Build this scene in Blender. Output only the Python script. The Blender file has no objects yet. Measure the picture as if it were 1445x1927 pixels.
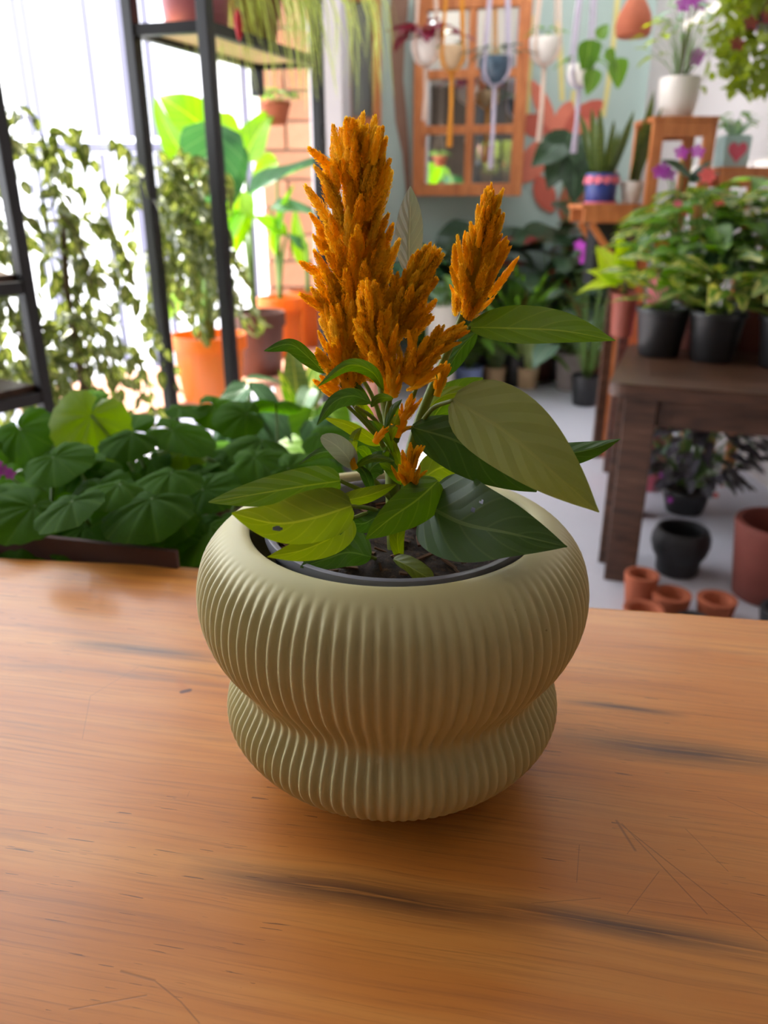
import bpy, bmesh, math, random
from mathutils import Vector, Matrix, Quaternion, noise

random.seed(7)
SC = bpy.context.scene
COL = SC.collection
R = math.radians

# ------------------------------------------------------------------ camera
F_PX, TILT, CAM_Z = 1447.0, R(22), 1.15
CAM = Vector((0, 0, CAM_Z))
cam_d = bpy.data.cameras.new('camera')
cam_d.sensor_fit = 'VERTICAL'
cam_d.sensor_height = 36
cam_d.lens = F_PX * 36 / 1927
cam_d.clip_start = 0.01
cam_d.dof.use_dof = True
cam_d.dof.focus_distance = 0.365
cam_d.dof.aperture_fstop = 8.5
cam_o = bpy.data.objects.new('camera', cam_d)
cam_o.location = CAM
cam_o.rotation_euler = (R(90) - TILT, 0, 0)
COL.objects.link(cam_o)
SC.camera = cam_o

# ------------------------------------------------------------------ world, sun, exposure
world = bpy.data.worlds.new('sky')
SC.world = world
world.use_nodes = True
wn = world.node_tree.nodes
wn['Background'].inputs['Color'].default_value = (0.92, 0.955, 1.0, 1)
wn['Background'].inputs['Strength'].default_value = 2.6

def add_sun(direction, strength, angle, color):
    d = bpy.data.lights.new('sun', 'SUN')
    d.energy, d.angle, d.color = strength, R(angle), color
    o = bpy.data.objects.new('sun', d)
    o.rotation_euler = Vector(direction).to_track_quat('-Z', 'Y').to_euler()
    o.location = (-3, 5, 6)
    COL.objects.link(o)
add_sun((0.50, -0.36, -1.0), 9.0, 0.8, (1.0, 0.93, 0.80))

SC.view_settings.view_transform = 'Standard'
SC.view_settings.look = 'None'
SC.view_settings.exposure = 1.0
SC.view_settings.gamma = 1.0
SC.view_settings.use_curve_mapping = False
SC.cycles.max_bounces = 5
SC.cycles.diffuse_bounces = 3
SC.cycles.glossy_bounces = 3
SC.cycles.transmission_bounces = 4
SC.cycles.transparent_max_bounces = 6
SC.cycles.use_adaptive_sampling = True
SC.cycles.adaptive_threshold = 0.05
SC.cycles.sample_clamp_indirect = 6.0
SC.cycles.use_denoising = True

# ------------------------------------------------------------------ helpers
def ray(px, py):
    x, v = (px - 722.5) / F_PX, (963.5 - py) / F_PX
    return Vector((x, math.cos(TILT) + v * math.sin(TILT), -math.sin(TILT) + v * math.cos(TILT)))
def at(px, py, Y):
    r = ray(px, py); return CAM + r * (Y / r.y)
def atz(px, py, z):
    r = ray(px, py); return CAM + r * ((z - CAM_Z) / r.z)

def srgb(r, g, b):
    def c(v):
        v /= 255.0
        return v / 12.92 if v <= 0.04045 else ((v + 0.055) / 1.055) ** 2.4
    return (c(r), c(g), c(b), 1)

class N:
    """thin node-graph helper"""
    def __init__(s, name):
        s.m = bpy.data.materials.new(name); s.m.use_nodes = True
        s.t = s.m.node_tree; s.t.nodes.clear()
        s.out = s.t.nodes.new('ShaderNodeOutputMaterial')
    def n(s, kind, **kw):
        nd = s.t.nodes.new('ShaderNode' + kind)
        for k, v in kw.items():
            if k.startswith('i_'):
                key = k[2:].replace('_', ' ')
                sock = nd.inputs[int(key)] if key.isdigit() else nd.inputs[key]
                if hasattr(v, 'links'): s.t.links.new(v, sock)
                else: sock.default_value = v
            else: setattr(nd, k, v)
        return nd
    def math(s, op, a, b=0.0, c=None, clamp=False):
        nd = s.t.nodes.new('ShaderNodeMath'); nd.operation = op; nd.use_clamp = clamp
        for i, v in enumerate([a, b] + ([c] if c is not None else [])):
            if hasattr(v, 'links'): s.t.links.new(v, nd.inputs[i])
            else: nd.inputs[i].default_value = v
        return nd.outputs[0]
    def mix(s, fac, a, b, blend='MIX'):
        nd = s.t.nodes.new('ShaderNodeMix'); nd.data_type = 'RGBA'; nd.blend_type = blend
        for sock, v in ((nd.inputs[0], fac), (nd.inputs[6], a), (nd.inputs[7], b)):
            if hasattr(v, 'links'): s.t.links.new(v, sock)
            else: sock.default_value = v
        return nd.outputs[2]
    def ramp(s, fac, stops):
        nd = s.t.nodes.new('ShaderNodeValToRGB')
        e = nd.color_ramp.elements
        while len(e) < len(stops): e.new(0.5)
        for el, (p, c) in zip(e, stops): el.position, el.color = p, c
        s.t.links.new(fac, nd.inputs[0]); return nd.outputs[0]
    def noise(s, vec, scale, detail=3, rough=0.5, dist=0.0):
        nd = s.n('TexNoise', i_Scale=scale, i_Detail=detail, i_Roughness=rough, i_Distortion=dist)
        s.t.links.new(vec, nd.inputs['Vector']); return nd.outputs[0]
    def bump(s, h, strength=0.3, dist=0.01):
        nd = s.n('Bump', i_Strength=strength, i_Distance=dist); s.t.links.new(h, nd.inputs['Height']); return nd.outputs[0]
    def obj(s): return s.n('TexCoord').outputs['Object']
    def uv(s): return s.n('TexCoord').outputs['UV']
    def mapping(s, vec, rot=(0, 0, 0), scale=(1, 1, 1), loc=(0, 0, 0)):
        nd = s.n('Mapping', i_Rotation=rot, i_Scale=scale, i_Location=loc); s.t.links.new(vec, nd.inputs['Vector']); return nd.outputs[0]
    def rand(s): return s.n('ObjectInfo').outputs['Random']
    def surf(s, shader): s.t.links.new(shader, s.out.inputs['Surface']); return s.m
    def pbr(s, color, rough=0.5, normal=None, **kw):
        nd = s.n('BsdfPrincipled')
        for k, v in dict({'Base Color': color, 'Roughness': rough}, **kw).items():
            if hasattr(v, 'links'): s.t.links.new(v, nd.inputs[k])
            else: nd.inputs[k].default_value = v
        if normal is not None: s.t.links.new(normal, nd.inputs['Normal'])
        return nd.outputs[0]

_M = {}
def simple(name, rgb, rough=0.6, var=0.12, scale=14, metallic=0.0, bump=0.0, spec=0.5):
    if name in _M: return _M[name]
    g = N(name); v = g.obj()
    n1 = g.noise(v, scale, 4, 0.6)
    c = srgb(*rgb)
    dk = tuple(x * (1 - var) for x in c[:3]) + (1,)
    lt = tuple(min(1, x * (1 + var)) for x in c[:3]) + (1,)
    col = g.mix(g.math('MULTIPLY', g.math('SUBTRACT', n1, 0.25), 2.0, clamp=True), dk, lt)
    nm = g.bump(g.noise(v, scale * 6, 3), bump, 0.004) if bump else None
    _M[name] = g.surf(g.pbr(col, rough, nm, Metallic=metallic, **{'Specular IOR Level': spec}))
    return _M[name]

def leaf_mat(name, dark, light, vein=None, nv=7, trans=0.35, rough=0.4, varieg=None, vscale=3.0, vthr=0.5, slope=0.3, radial=0, spec=0.4, vb=0.14):
    """leaf: blade colour with midrib and side veins in the leaf's own UV, part of the light passes through"""
    if name in _M: return _M[name]
    g = N(name)
    uv = g.uv(); sp = g.n('SeparateXYZ'); g.t.links.new(uv, sp.inputs[0])
    u, v = sp.outputs[0], sp.outputs[1]
    x = g.math('ABSOLUTE', g.math('SUBTRACT', u, 0.5))
    r = g.rand()
    nz = g.noise(g.obj(), 40, 3)
    base = g.mix(g.math('ADD', g.math('MULTIPLY', r, 0.55), g.math('MULTIPLY', nz, 0.45)), srgb(*dark), srgb(*light))
    if varieg is not None:
        cb = g.n('CombineXYZ'); g.t.links.new(g.math('MULTIPLY', u, 2.2), cb.inputs[0]); g.t.links.new(v, cb.inputs[1]); g.t.links.new(g.math('MULTIPLY', r, 40), cb.inputs[2])
        vn = g.noise(cb.outputs[0], vscale, 3, 0.6)
        base = g.mix(g.math('MULTIPLY', g.math('SUBTRACT', vn, vthr), 14, clamp=True), base, srgb(*varieg))
    lat = g.math('FRACT', g.math('MULTIPLY', g.math('SUBTRACT', v, g.math('MULTIPLY', x, slope * 2)), nv))
    if radial:
        ang = g.math('ARCTAN2', g.math('SUBTRACT', u, 0.5), g.math('SUBTRACT', v, 0.35))
        lat = g.math('FRACT', g.math('ADD', g.math('MULTIPLY', ang, radial / 6.2832), 0.5))
        x = g.math('ADD', 0.05, g.math('MULTIPLY', x, 0.0))
    latm = g.math('SUBTRACT', 1.0, g.math('MULTIPLY', g.math('ABSOLUTE', g.math('SUBTRACT', lat, 0.5)), 12), clamp=True)
    mid = g.math('LESS_THAN', x, 0.022)
    m = g.math('MAXIMUM', g.math('MULTIPLY', latm, 0.38), mid)
    vc = vein if vein else tuple(min(255, c + 45) for c in light)
    col = g.mix(g.math('MULTIPLY', m, 0.75), base, srgb(*vc))
    prof = g.math('ABSOLUTE', g.math('SUBTRACT', lat, 0.5))
    nm = g.bump(g.math('MINIMUM', g.math('MULTIPLY', prof, 3), g.math('MULTIPLY', x, 12)), 0.22 if radial else vb, 0.003 if radial else 0.002)
    p = g.pbr(col, rough, nm, **{'Specular IOR Level': spec})
    tr = g.n('BsdfTranslucent')
    tc = g.mix(1.0, col, (1.0, 1.0, 0.55, 1), 'MULTIPLY')
    g.t.links.new(g.n('HueSaturation', i_Saturation=1.15, i_Value=2.2, i_Color=tc).outputs[0], tr.inputs['Color'])
    ms = g.n('MixShader', i_Fac=trans)
    g.t.links.new(p, ms.inputs[1]); g.t.links.new(tr.outputs[0], ms.inputs[2])
    _M[name] = g.surf(ms.outputs[0]); return _M[name]

# ---- objects
def tag(o, label, cat=None, group=None, kind=None):
    if label: o['label'] = label
    if cat: o['category'] = cat
    if group: o['group'] = group
    if kind: o['kind'] = kind
    return o
def thing(name, label, cat, loc=(0, 0, 0), rz=0.0, group=None):
    o = bpy.data.objects.new(name, None); COL.objects.link(o)
    o.location = loc; o.rotation_euler = (0, 0, rz); o.empty_display_size = 0.05
    return tag(o, label, cat, group)
def link(name, me, mat=None, parent=None, loc=(0, 0, 0), mtx=None):
    o = bpy.data.objects.new(name, me); COL.objects.link(o)
    if mat and not me.materials: me.materials.append(mat)
    if parent: o.parent = parent
    if mtx is not None: o.matrix_local = mtx
    else: o.location = loc
    return o
def mesh(name, verts, faces, mat=None, smooth=True, uvs=None):
    me = bpy.data.meshes.new(name)
    me.from_pydata([tuple(v) for v in verts], [], faces)
    if smooth: me.shade_smooth()
    if uvs:
        l = me.uv_layers.new(name='UVMap')
        for lp in me.loops: l.data[lp.index].uv = uvs[lp.vertex_index]
    if mat: me.materials.append(mat)
    me.update(); return me
def struct(o): o['kind'] = 'structure'; return o

class MB:
    """collects shapes into one mesh"""
    def __init__(s): s.v, s.f = [], []
    def add(s, vs, fs):
        k = len(s.v); s.v += [Vector(v) for v in vs]; s.f += [tuple(i + k for i in f) for f in fs]; return s
    def box(s, c, d, rz=0.0, bev=0.0):
        bm = bmesh.new(); bmesh.ops.create_cube(bm, size=1)
        for v in bm.verts: v.co = Vector((v.co.x * d[0], v.co.y * d[1], v.co.z * d[2]))
        if bev: bmesh.ops.bevel(bm, geom=list(bm.edges), offset=bev, segments=2, profile=0.6, affect='EDGES')
        m = Matrix.Translation(c) @ Matrix.Rotation(rz, 4, 'Z')
        bm.verts.index_update()
        s.add([m @ v.co for v in bm.verts], [[v.index for v in f.verts] for f in bm.faces]); bm.free(); return s
    def bar(s, a, b, w, h=None):
        """rectangular bar between two points"""
        a, b = Vector(a), Vector(b); h = h or w; t = (b - a).normalized()
        up = Vector((0, 0, 1)) if abs(t.z) < 0.95 else Vector((0, 1, 0))
        x = t.cross(up).normalized(); y = x.cross(t)
        vs = [p + x * (w / 2) * i + y * (h / 2) * j for p in (a, b) for i, j in ((-1, -1), (1, -1), (1, 1), (-1, 1))]
        return s.add(vs, [(3, 2, 1, 0), (4, 5, 6, 7), (0, 1, 5, 4), (1, 2, 6, 5), (2, 3, 7, 6), (3, 0, 4, 7)])
    def tube(s, pts, rad, seg=8, cap=True):
        pts = [Vector(p) for p in pts]; n = len(pts)
        rads = rad if isinstance(rad, (list, tuple)) else [rad] * n
        vs, fs, ref = [], [], None
        for i, p in enumerate(pts):
            t = (pts[min(i + 1, n - 1)] - pts[max(i - 1, 0)]).normalized()
            if ref is None:
                ref = t.orthogonal().normalized()
            ref = (ref - t * ref.dot(t)).normalized()
            b = t.cross(ref)
            for k in range(seg):
                a = 2 * math.pi * k / seg
                vs.append(p + (ref * math.cos(a) + b * math.sin(a)) * rads[i])
        for i in range(n - 1):
            for k in range(seg):
                fs.append((i * seg + k, i * seg + (k + 1) % seg, (i + 1) * seg + (k + 1) % seg, (i + 1) * seg + k))
        if cap: fs += [tuple(range(seg))[::-1], tuple(range((n - 1) * seg, n * seg))]
        return s.add(vs, fs)
    def lathe(s, prof, seg=32, c=(0, 0, 0), rfun=None):
        vs, fs = [], []; c = Vector(c); n = len(prof)
        for i, (r, z) in enumerate(prof):
            for k in range(seg):
                a = 2 * math.pi * k / seg
                rr = r + (rfun(i, a) if rfun else 0)
                vs.append(c + Vector((rr * math.cos(a), rr * math.sin(a), z)))
        for i in range(n - 1):
            for k in range(seg):
                fs.append((i * seg + k, i * seg + (k + 1) % seg, (i + 1) * seg + (k + 1) % seg, (i + 1) * seg + k))
        fs += [tuple(range(seg))[::-1], tuple(range((n - 1) * seg, n * seg))]
        return s.add(vs, fs)
    def build(s, name, mat, parent=None, loc=(0, 0, 0), smooth=False, auto=None):
        me = mesh(name, s.v, s.f, mat, smooth)
        if auto is not None: me.set_sharp_from_angle(angle=R(auto))
        return link(name, me, None, parent, loc)

def spline(pts, n):
    """Catmull-Rom through pts, n samples"""
    pts = [Vector(p) for p in pts]
    if len(pts) == 2: return [pts[0].lerp(pts[1], i / (n - 1)) for i in range(n)]
    P = [pts[0] * 2 - pts[1]] + pts + [pts[-1] * 2 - pts[-2]]
    out = []
    for i in range(n):
        t = i / (n - 1) * (len(pts) - 1); k = min(int(t), len(pts) - 2); t -= k
        a, b, c, d = P[k:k + 4]
        out.append(0.5 * ((2 * b) + (c - a) * t + (2 * a - 5 * b + 4 * c - d) * t * t + (3 * b - a - 3 * c + d) * t ** 3))
    return out

def basis(loc, y, up=(0, 0, 1), s=1.0):
    """matrix whose Y runs along y, Z near up"""
    y = Vector(y).normalized(); up = Vector(up)
    x = y.cross(up)
    if x.length < 1e-4: x = y.orthogonal()
    x.normalize(); z = x.cross(y)
    sx, sy, sz = (s, s, s) if isinstance(s, (int, float)) else s
    m = Matrix(((x.x * sx, y.x * sy, z.x * sz, loc[0]), (x.y * sx, y.y * sy, z.y * sz, loc[1]), (x.z * sx, y.z * sy, z.z * sz, loc[2]), (0, 0, 0, 1)))
    return m

def prof_leaf(t, p, q):
    m = p / (p + q)
    return (t ** p) * ((1 - t) ** q) / ((m ** p) * ((1 - m) ** q))

def unit_leaf(name, mat, w=0.5, p=0.6, q=1.0, fold=0.25, droop=0.25, nl=9, nw=4, wave=0.0, lobes=0, scallop=0.0):
    """leaf of length 1 along +Y, blade in XY, curling down"""
    vs, uv, fs = [], [], []
    for i in range(nl + 1):
        t = i / nl; tt = min(max(t, 0.004), 0.996)
        hw = w * 0.5 * prof_leaf(tt, p, q)
        if lobes: hw *= 0.72 + 0.28 * math.cos(t * lobes * 2 * math.pi)
        for j in range(nw + 1):
            u = j / nw * 2 - 1
            sc = 1 + scallop * math.sin(i * 2.4 + (1 if u > 0 else 0)) * abs(u)
            x = u * hw * sc
            z = abs(x) * fold - droop * t * t + wave * math.sin(t * 9 + (2 if u > 0 else 0)) * abs(u)
            vs.append((x, t, z)); uv.append((j / nw, t))
    for i in range(nl):
        for j in range(nw):
            a = i * (nw + 1) + j
            fs.append((a, a + 1, a + nw + 2, a + nw + 1))
    return mesh(name, vs, fs, mat, True, uv)
def round_leaf(name, mat, rings=5, seg=44, cup=0.2, scallop=0.07, nsc=9, notch=0.25, wave=0.02):
    """rounded leaf with scalloped rim and a notch where the stalk joins at the origin; tip towards +Y, about 1 across"""
    vs, uv, fs = [Vector((0, 0, 0))], [(0.5, 0.3)], []
    for r in range(1, rings + 1):
        k = r / rings
        for s_ in range(seg):
            a = -math.pi / 2 + 2 * math.pi * (s_ + 0.5) / seg
            d = abs(((a + math.pi / 2 + math.pi) % (2 * math.pi)) - math.pi)
            rad = 0.5 * (1 + scallop * abs(math.sin(nsc * a)) * k) * (1 - notch * math.exp(-(d / 0.35) ** 2))
            x, y = rad * k * math.cos(a), rad * k * math.sin(a) + 0.16 * k
            z = -cup * k * k * 0.6 + wave * k * math.sin(a * 5) + 0.03 * k * (1 - k) * 4 * abs(math.sin(a * 4.5))
            vs.append(Vector((x, y, z))); uv.append((0.5 + x, 0.35 + y * 0.62))
    for s_ in range(seg):
        if s_ == seg - 1: continue
        fs.append((0, 1 + s_, 1 + s_ + 1))
    for r in range(rings - 1):
        for s_ in range(seg - 1):
            a = 1 + r * seg + s_
            fs.append((a, a + seg, a + seg + 1, a + 1))
    return mesh(name, vs, fs, mat, True, uv)
def rvec(): 
    while True:
        v = Vector((random.uniform(-1, 1), random.uniform(-1, 1), random.uniform(-1, 1)))
        if 0.05 < v.length < 1: return v.normalized()

# ================================================================== the setting
m_floor = N('concrete_floor'); _v = m_floor.obj()
_n = m_floor.noise(_v, 1.3, 5, 0.6); _n2 = m_floor.noise(_v, 30, 3)
_c = m_floor.mix(m_floor.math('ADD', m_floor.math('MULTIPLY', _n, 0.7), m_floor.math('MULTIPLY', _n2, 0.3)), srgb(186, 186, 198), srgb(214, 214, 226))
m_floor = m_floor.surf(m_floor.pbr(_c, m_floor.math('ADD', 0.35, m_floor.math('MULTIPLY', _n, 0.2)), m_floor.bump(_n2, 0.1, 0.002)))
m_teal = simple('sage_wall_paint', (170, 186, 178), 0.8, 0.04, 3)
m_white = simple('white_wall_paint', (204, 197, 196), 0.85, 0.04, 3)
m_grey = simple('pale_grey_plaster', (196, 190, 192), 0.85, 0.05, 4)
m_ceil = simple('ceiling_board', (196, 188, 176), 0.85, 0.05, 3)
m_jamb0 = simple('white_metal', (220, 220, 224), 0.5, 0.03)
m_black = simple('black_powder_coat', (30, 30, 34), 0.45, 0.15, 30)

BACK = 5.55
b = MB().box((-0.6, 1.6, -0.05), (6.4, 9.0, 0.1)); struct(b.build('floor', m_floor))
b = MB().box((0.72, BACK + 0.06, 1.4), (2.1, 0.12, 2.8)); wall_back = struct(b.build('wall_back', m_teal))
b = MB().box((1.72, 3.4, 1.4), (0.12, 4.2, 2.8)); struct(b.build('wall_right', m_white))
b = MB().box((0.36, 2.55, 2.84), (2.76, 1.70, 0.08)).box((0.36, 5.50, 2.84), (2.76, 0.36, 0.08)).box((-0.45, 4.36, 2.84), (1.14, 1.92, 0.08)).box((1.69, 4.36, 2.84), (0.10, 1.92, 0.08)); struct(b.build('ceiling', m_ceil))
g_sky = N('milky_added_rooflight'); _t = g_sky.n('BsdfTranslucent', i_Color=(0.62, 0.64, 0.66, 1)); m_added_roofl = g_sky.surf(_t.outputs[0])  # unseen milky rooflight, added to brighten the back wall
rl = struct(MB().box((0.88, 3.42, 2.84), (1.5, 0.03, 0.06)).box((0.88, 5.30, 2.84), (1.5, 0.03, 0.06)).build('added_rooflight', m_jamb0))
for k in range(4): MB().box((0.31 + k * 0.38, 4.36, 2.85), (0.36, 1.86, 0.008)).build('pane', m_added_roofl, rl)
b = MB().box((-0.62, -0.2, 2.84), (4.8, 3.8, 0.08)); struct(b.build('ceiling', m_ceil))  # unseen near roof, extended to keep the sun off the table
b = MB().box((1.72, -0.36, 1.4), (0.12, 3.32, 2.8)); struct(b.build('wall_right', simple('taupe_fill_cut', (150, 134, 118), 0.8, 0.06, 3)))  # unseen near wall, colour darkened to cut front fill light
b = MB().box((-0.6, -2.06, 1.4), (4.76, 0.12, 2.8)); struct(b.build('wall_rear', simple('dark_umber_fill_cut', (92, 78, 66), 0.8, 0.06, 3)))  # unseen rear wall, added and kept dark to cut front fill light
b = MB().box((-2.92, -0.2, 0.4), (0.12, 3.6, 0.8)).box((-2.92, -0.2, 2.6), (0.12, 3.6, 0.4)).box((-2.92, -0.85, 1.6), (0.12, 2.3, 1.6)); struct(b.build('wall_left', m_white))  # unseen near wall, its opening shaped to side-light pot and table
b = MB().box((-0.28, 4.95, 1.4), (0.14, 1.3, 2.8)); struct(b.build('wall_left', m_grey))

# brick pier between the yard and the room: blocks laid with recessed joints
pier = struct(MB().box((-0.515, 4.62, 1.4), (0.27, 0.20, 2.8)).build('wall_pier', simple('mortar', (176, 158, 146), 0.9)))
m_brick = N('hollow_brick'); _v = m_brick.obj(); _r = m_brick.rand()
_c = m_brick.mix(_r, srgb(206, 146, 112), srgb(228, 176, 140)); _c = m_brick.mix(m_brick.math('MULTIPLY', m_brick.noise(_v, 24, 4), 0.4), _c, srgb(180, 118, 90))
m_brick = m_brick.surf(m_brick.pbr(_c, 0.9, m_brick.bump(m_brick.noise(_v, 90, 3), 0.3, 0.004)))
bm_full = MB().box((0, 0, 0), (0.272, 0.03, 0.128), bev=0.004); me_full = mesh('brick', bm_full.v, bm_full.f, m_brick, False)
bm_half = MB().box((0, 0, 0), (0.130, 0.03, 0.128), bev=0.004); me_half = mesh('brick_half', bm_half.v, bm_half.f, m_brick, False)
for row in range(20):
    z = 0.07 + row * 0.14
    xs = [(-0.516, me_full)] if row % 2 else [(-0.587, me_half), (-0.445, me_half)]
    for x, me in xs:
        link('brick', me, None, pier, (x, 4.512 + random.uniform(-0.003, 0.003), z))
m_jamb = simple('white_door_jamb', (226, 226, 234), 0.5, 0.03)
struct(MB().box((-0.352, 4.52, 1.4), (0.06, 0.12, 2.8), bev=0.004).build('trim_1', m_jamb))

# translucent board fence closing the yard, sun behind it
def fence_mat(name, col, tr):
    g = N(name); v = g.mapping(g.obj(), scale=(1, 1, 0.12))
    c = g.mix(g.noise(v, 16, 4, 0.6), srgb(*col), tuple(min(1, x * 1.25) for x in srgb(*col)[:3]) + (1,))
    p = g.pbr(c, 0.35); t = g.n('BsdfTranslucent', i_Color=c)
    ms = g.n('MixShader', i_Fac=tr); g.t.links.new(p, ms.inputs[1]); g.t.links.new(t.outputs[0], ms.inputs[2])
    return g.surf(ms.outputs[0])
fm = [fence_mat('milky_sheet', (236, 238, 246), 0.8), fence_mat('lilac_sheet', (150, 150, 172), 0.25), fence_mat('clear_sheet', (250, 250, 252), 0.85)]
fence = thing('sheet_fence', 'sunlit fence of upright milky plastic boards behind the plant rack', 'fence', (-2.2, 4.75, 0))
x = -1.75; k = 0
while x < 1.48:
    w = random.choice((0.03, 0.05, 0.05, 0.09, 0.13, 0.16)); mt = fm[1] if w < 0.08 else random.choice((fm[0], fm[2], fm[0]))
    d = random.uniform(-0.012, 0.012)
    MB().box((x + w / 2, d, 2.13), (w - 0.008, 0.008, 1.30)).build('fence_board', mt, fence)
    MB().box((x + w / 2, d, 0.72), (w - 0.008, 0.008, 1.36)).build('fence_board', mt, fence)
    x += w
for z in (0.06, 1.43, 2.76): MB().box((-0.135, 0.03, z), (3.23, 0.04, 0.05)).build('fence_rail', fm[1], fence)

# mural painted on the back wall: thin raised paint shapes
m_trunk = simple('mural_brown_paint', (140, 106, 88), 0.8, 0.1, 9)
m_red = simple('mural_red_paint', (190, 92, 74), 0.8, 0.14, 12)
m_pinkp = simple('mural_coral_paint', (214, 120, 96), 0.8, 0.12, 12)
m_yel = simple('mural_yellow_paint', (214, 200, 130), 0.8, 0.08, 10)
def slab(name, outline, mat, parent=None, th=0.004):
    n = len(outline); f = [Vector(p) for p in outline]; o = [p + Vector((0, th, 0)) for p in f]
    fs = [tuple(range(n)), tuple(range(2 * n - 1, n - 1, -1))] + [(i, i + n, (i + 1) % n + n, (i + 1) % n) for i in range(n)]
    return link(name, mesh(name, f + o, fs, mat, False), None, parent)
WY = BACK - 0.004
L_ = [(738, -40), (733, 20), (735, 90), (739, 160), (744, 230), (757, 290), (764, 360), (766, 440)]
R_ = [(774, 440), (773, 360), (770, 280), (765, 210), (759, 150), (762, 80), (768, 20), (772, -40)]
slab('mural_trunk', [at(x, y, WY) for x, y in L_ + R_], m_trunk, wall_back)
MLN = [0]
def mural_leaf(b_, t_, w, mat):
    MLN[0] += 1; WY = BACK - 0.004 - 0.0012 * MLN[0]
    b_, t_ = at(b_[0], b_[1], WY), at(t_[0], t_[1], WY); ax = t_ - b_; s = Vector((-ax.z, 0, ax.x)).normalized()
    L1 = [b_ + ax * t + s * w * prof_leaf(max(t, .01), .7, .7) for t in (.05, .2, .4, .6, .8, .95)]
    L2 = [b_ + ax * t - s * w * prof_leaf(max(t, .01), .7, .7) for t in (.95, .8, .6, .4, .2, .05)]
    slab('mural_leaf', [b_] + L1 + [t_] + L2, mat, wall_back)
for b_, t_, w, m in (((1045, 250), (975, 225), .07, m_red), ((1045, 250), (1000, 150), .05, m_pinkp), ((1050, 250), (1075, 190), .06, m_pinkp), ((1060, 250), (1135, 190), .07, m_red),
                     ((1040, 255), (975, 345), .09, m_pinkp), ((1075, 270), (1115, 345), .08, m_red), ((1080, 235), (1125, 250), .06, m_pinkp), ((1090, 330), (1060, 420), .08, m_red),
                     ((1010, 330), (1040, 400), .07, m_red), ((1100, 300), (1160, 330), .06, m_pinkp)):
    mural_leaf(b_, t_, w, m)
for pts in ([(1052, 40), (1058, 190)], [(1003, 30), (990, 240)], [(1164, -20), (1150, 120), (1135, 220)], [(1080, 170), (1070, 260)]):
    pp = spline([at(x, y, WY) for x, y in pts], 7)
    slab('mural_stripe', [p + Vector((-0.016, 0, 0)) for p in pp] + [p + Vector((0.016, 0, 0)) for p in pp[::-1]], m_yel, wall_back)

# wooden cabinet door leaning in the corner and the window-frame mirror
m_pine = N('orange_pine'); _v = m_pine.mapping(m_pine.obj(), scale=(6, 6, 1))
_n = m_pine.noise(_v, 5, 5, 0.65, 0.6)
m_pine = m_pine.surf(m_pine.pbr(m_pine.ramp(_n, [(0.25, srgb(150, 82, 44)), (0.55, srgb(196, 118, 66)), (0.8, srgb(222, 150, 92))]), 0.5, m_pine.bump(_n, 0.15, 0.003)))
m_pane = N('mirror_glass'); m_pane = m_pane.surf(m_pane.pbr((0.86, 0.9, 0.88, 1), 0.03, None, Metallic=1.0))
def frame(parent, x0, x1, z0, z1, bars_x, bars_z, y, w=0.075, d=0.05):
    for z in (z0, z1): MB().box(((x0 + x1) / 2, y, z), (x1 - x0 + w, d, w), bev=0.004).build('frame_rail', m_pine, parent)
    for x in (x0, x1): MB().box((x, y, (z0 + z1) / 2), (w, d, z1 - z0 - w), bev=0.004).build('frame_stile', m_pine, parent)
    for z in bars_z: MB().box(((x0 + x1) / 2, y, z), (x1 - x0 - w, d * 0.8, 0.05), bev=0.003).build('glazing_bar', m_pine, parent)
    for x in bars_x: MB().box((x, y, (z0 + z1) / 2), (0.045, d * 0.72, z1 - z0 - w), bev=0.003).build('glazing_bar', m_pine, parent)
mir = thing('window_mirror', 'orange pine window frame glazed with mirror panes on the sage wall', 'mirror', (0.52, BACK - 0.135, 1.2), R(-13))
frame(mir, -0.30, 0.33, 0.02, 1.06, [0.02], [0.37, 0.68], 0)
for i, (x0, x1) in enumerate(((-0.265, 0.0), (0.04, 0.295))):
    for (z0, z1) in ((0.055, 0.348), (0.392, 0.658), (0.702, 1.025)):
        MB().box(((x0 + x1) / 2, 0.012, (z0 + z1) / 2), (x1 - x0, 0.006, z1 - z0)).build('pane', m_pane, mir)
cab = thing('glazed_door', 'narrow pine door with a dark glass pane beside the brown mural trunk', 'door', (-0.135, BACK - 0.06, 0))
frame(cab, -0.10, 0.09, 0.05, 2.3, [], [1.62], 0, 0.055, 0.05)
m_dglass = N('dim_glass'); m_dglass = m_dglass.surf(m_dglass.pbr(srgb(120, 122, 118), 0.15))
for z0, z1 in ((0.085, 1.595), (1.645, 2.265)):
    MB().box((-0.005, 0.01, (z0 + z1) / 2), (0.13, 0.006, z1 - z0)).build('pane', m_dglass, cab)

# ================================================================== foreground table
TZ = 0.85
g = N('varnished_pine_slab')
ob = g.obj(); GA = R(10)
gv = g.mapping(ob, rot=(0, 0, GA))                        # x runs along the grain
gs = g.mapping(gv, scale=(1.0, 9.0, 1.0))
warp = g.noise(gv, 3.0, 3)
wv = g.n('CombineXYZ'); sep = g.n('SeparateXYZ'); g.t.links.new(gv, sep.inputs[0])
X, Y = sep.outputs[0], sep.outputs[1]
yw = g.math('ADD', Y, g.math('MULTIPLY', g.math('SUBTRACT', warp, 0.5), 0.022))
g.t.links.new(g.math('MULTIPLY', X, 0.9), wv.inputs[0]); g.t.links.new(g.math('MULTIPLY', yw, 11), wv.inputs[1])
big = g.noise(wv.outputs[0], 2.2, 4, 0.55)                # broad bands
wf = g.n('CombineXYZ'); g.t.links.new(g.math('MULTIPLY', X, 3.5), wf.inputs[0]); g.t.links.new(g.math('MULTIPLY', yw, 150), wf.inputs[1])
fine = g.noise(wf.outputs[0], 1.6, 5, 0.65)               # fine fibre
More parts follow.
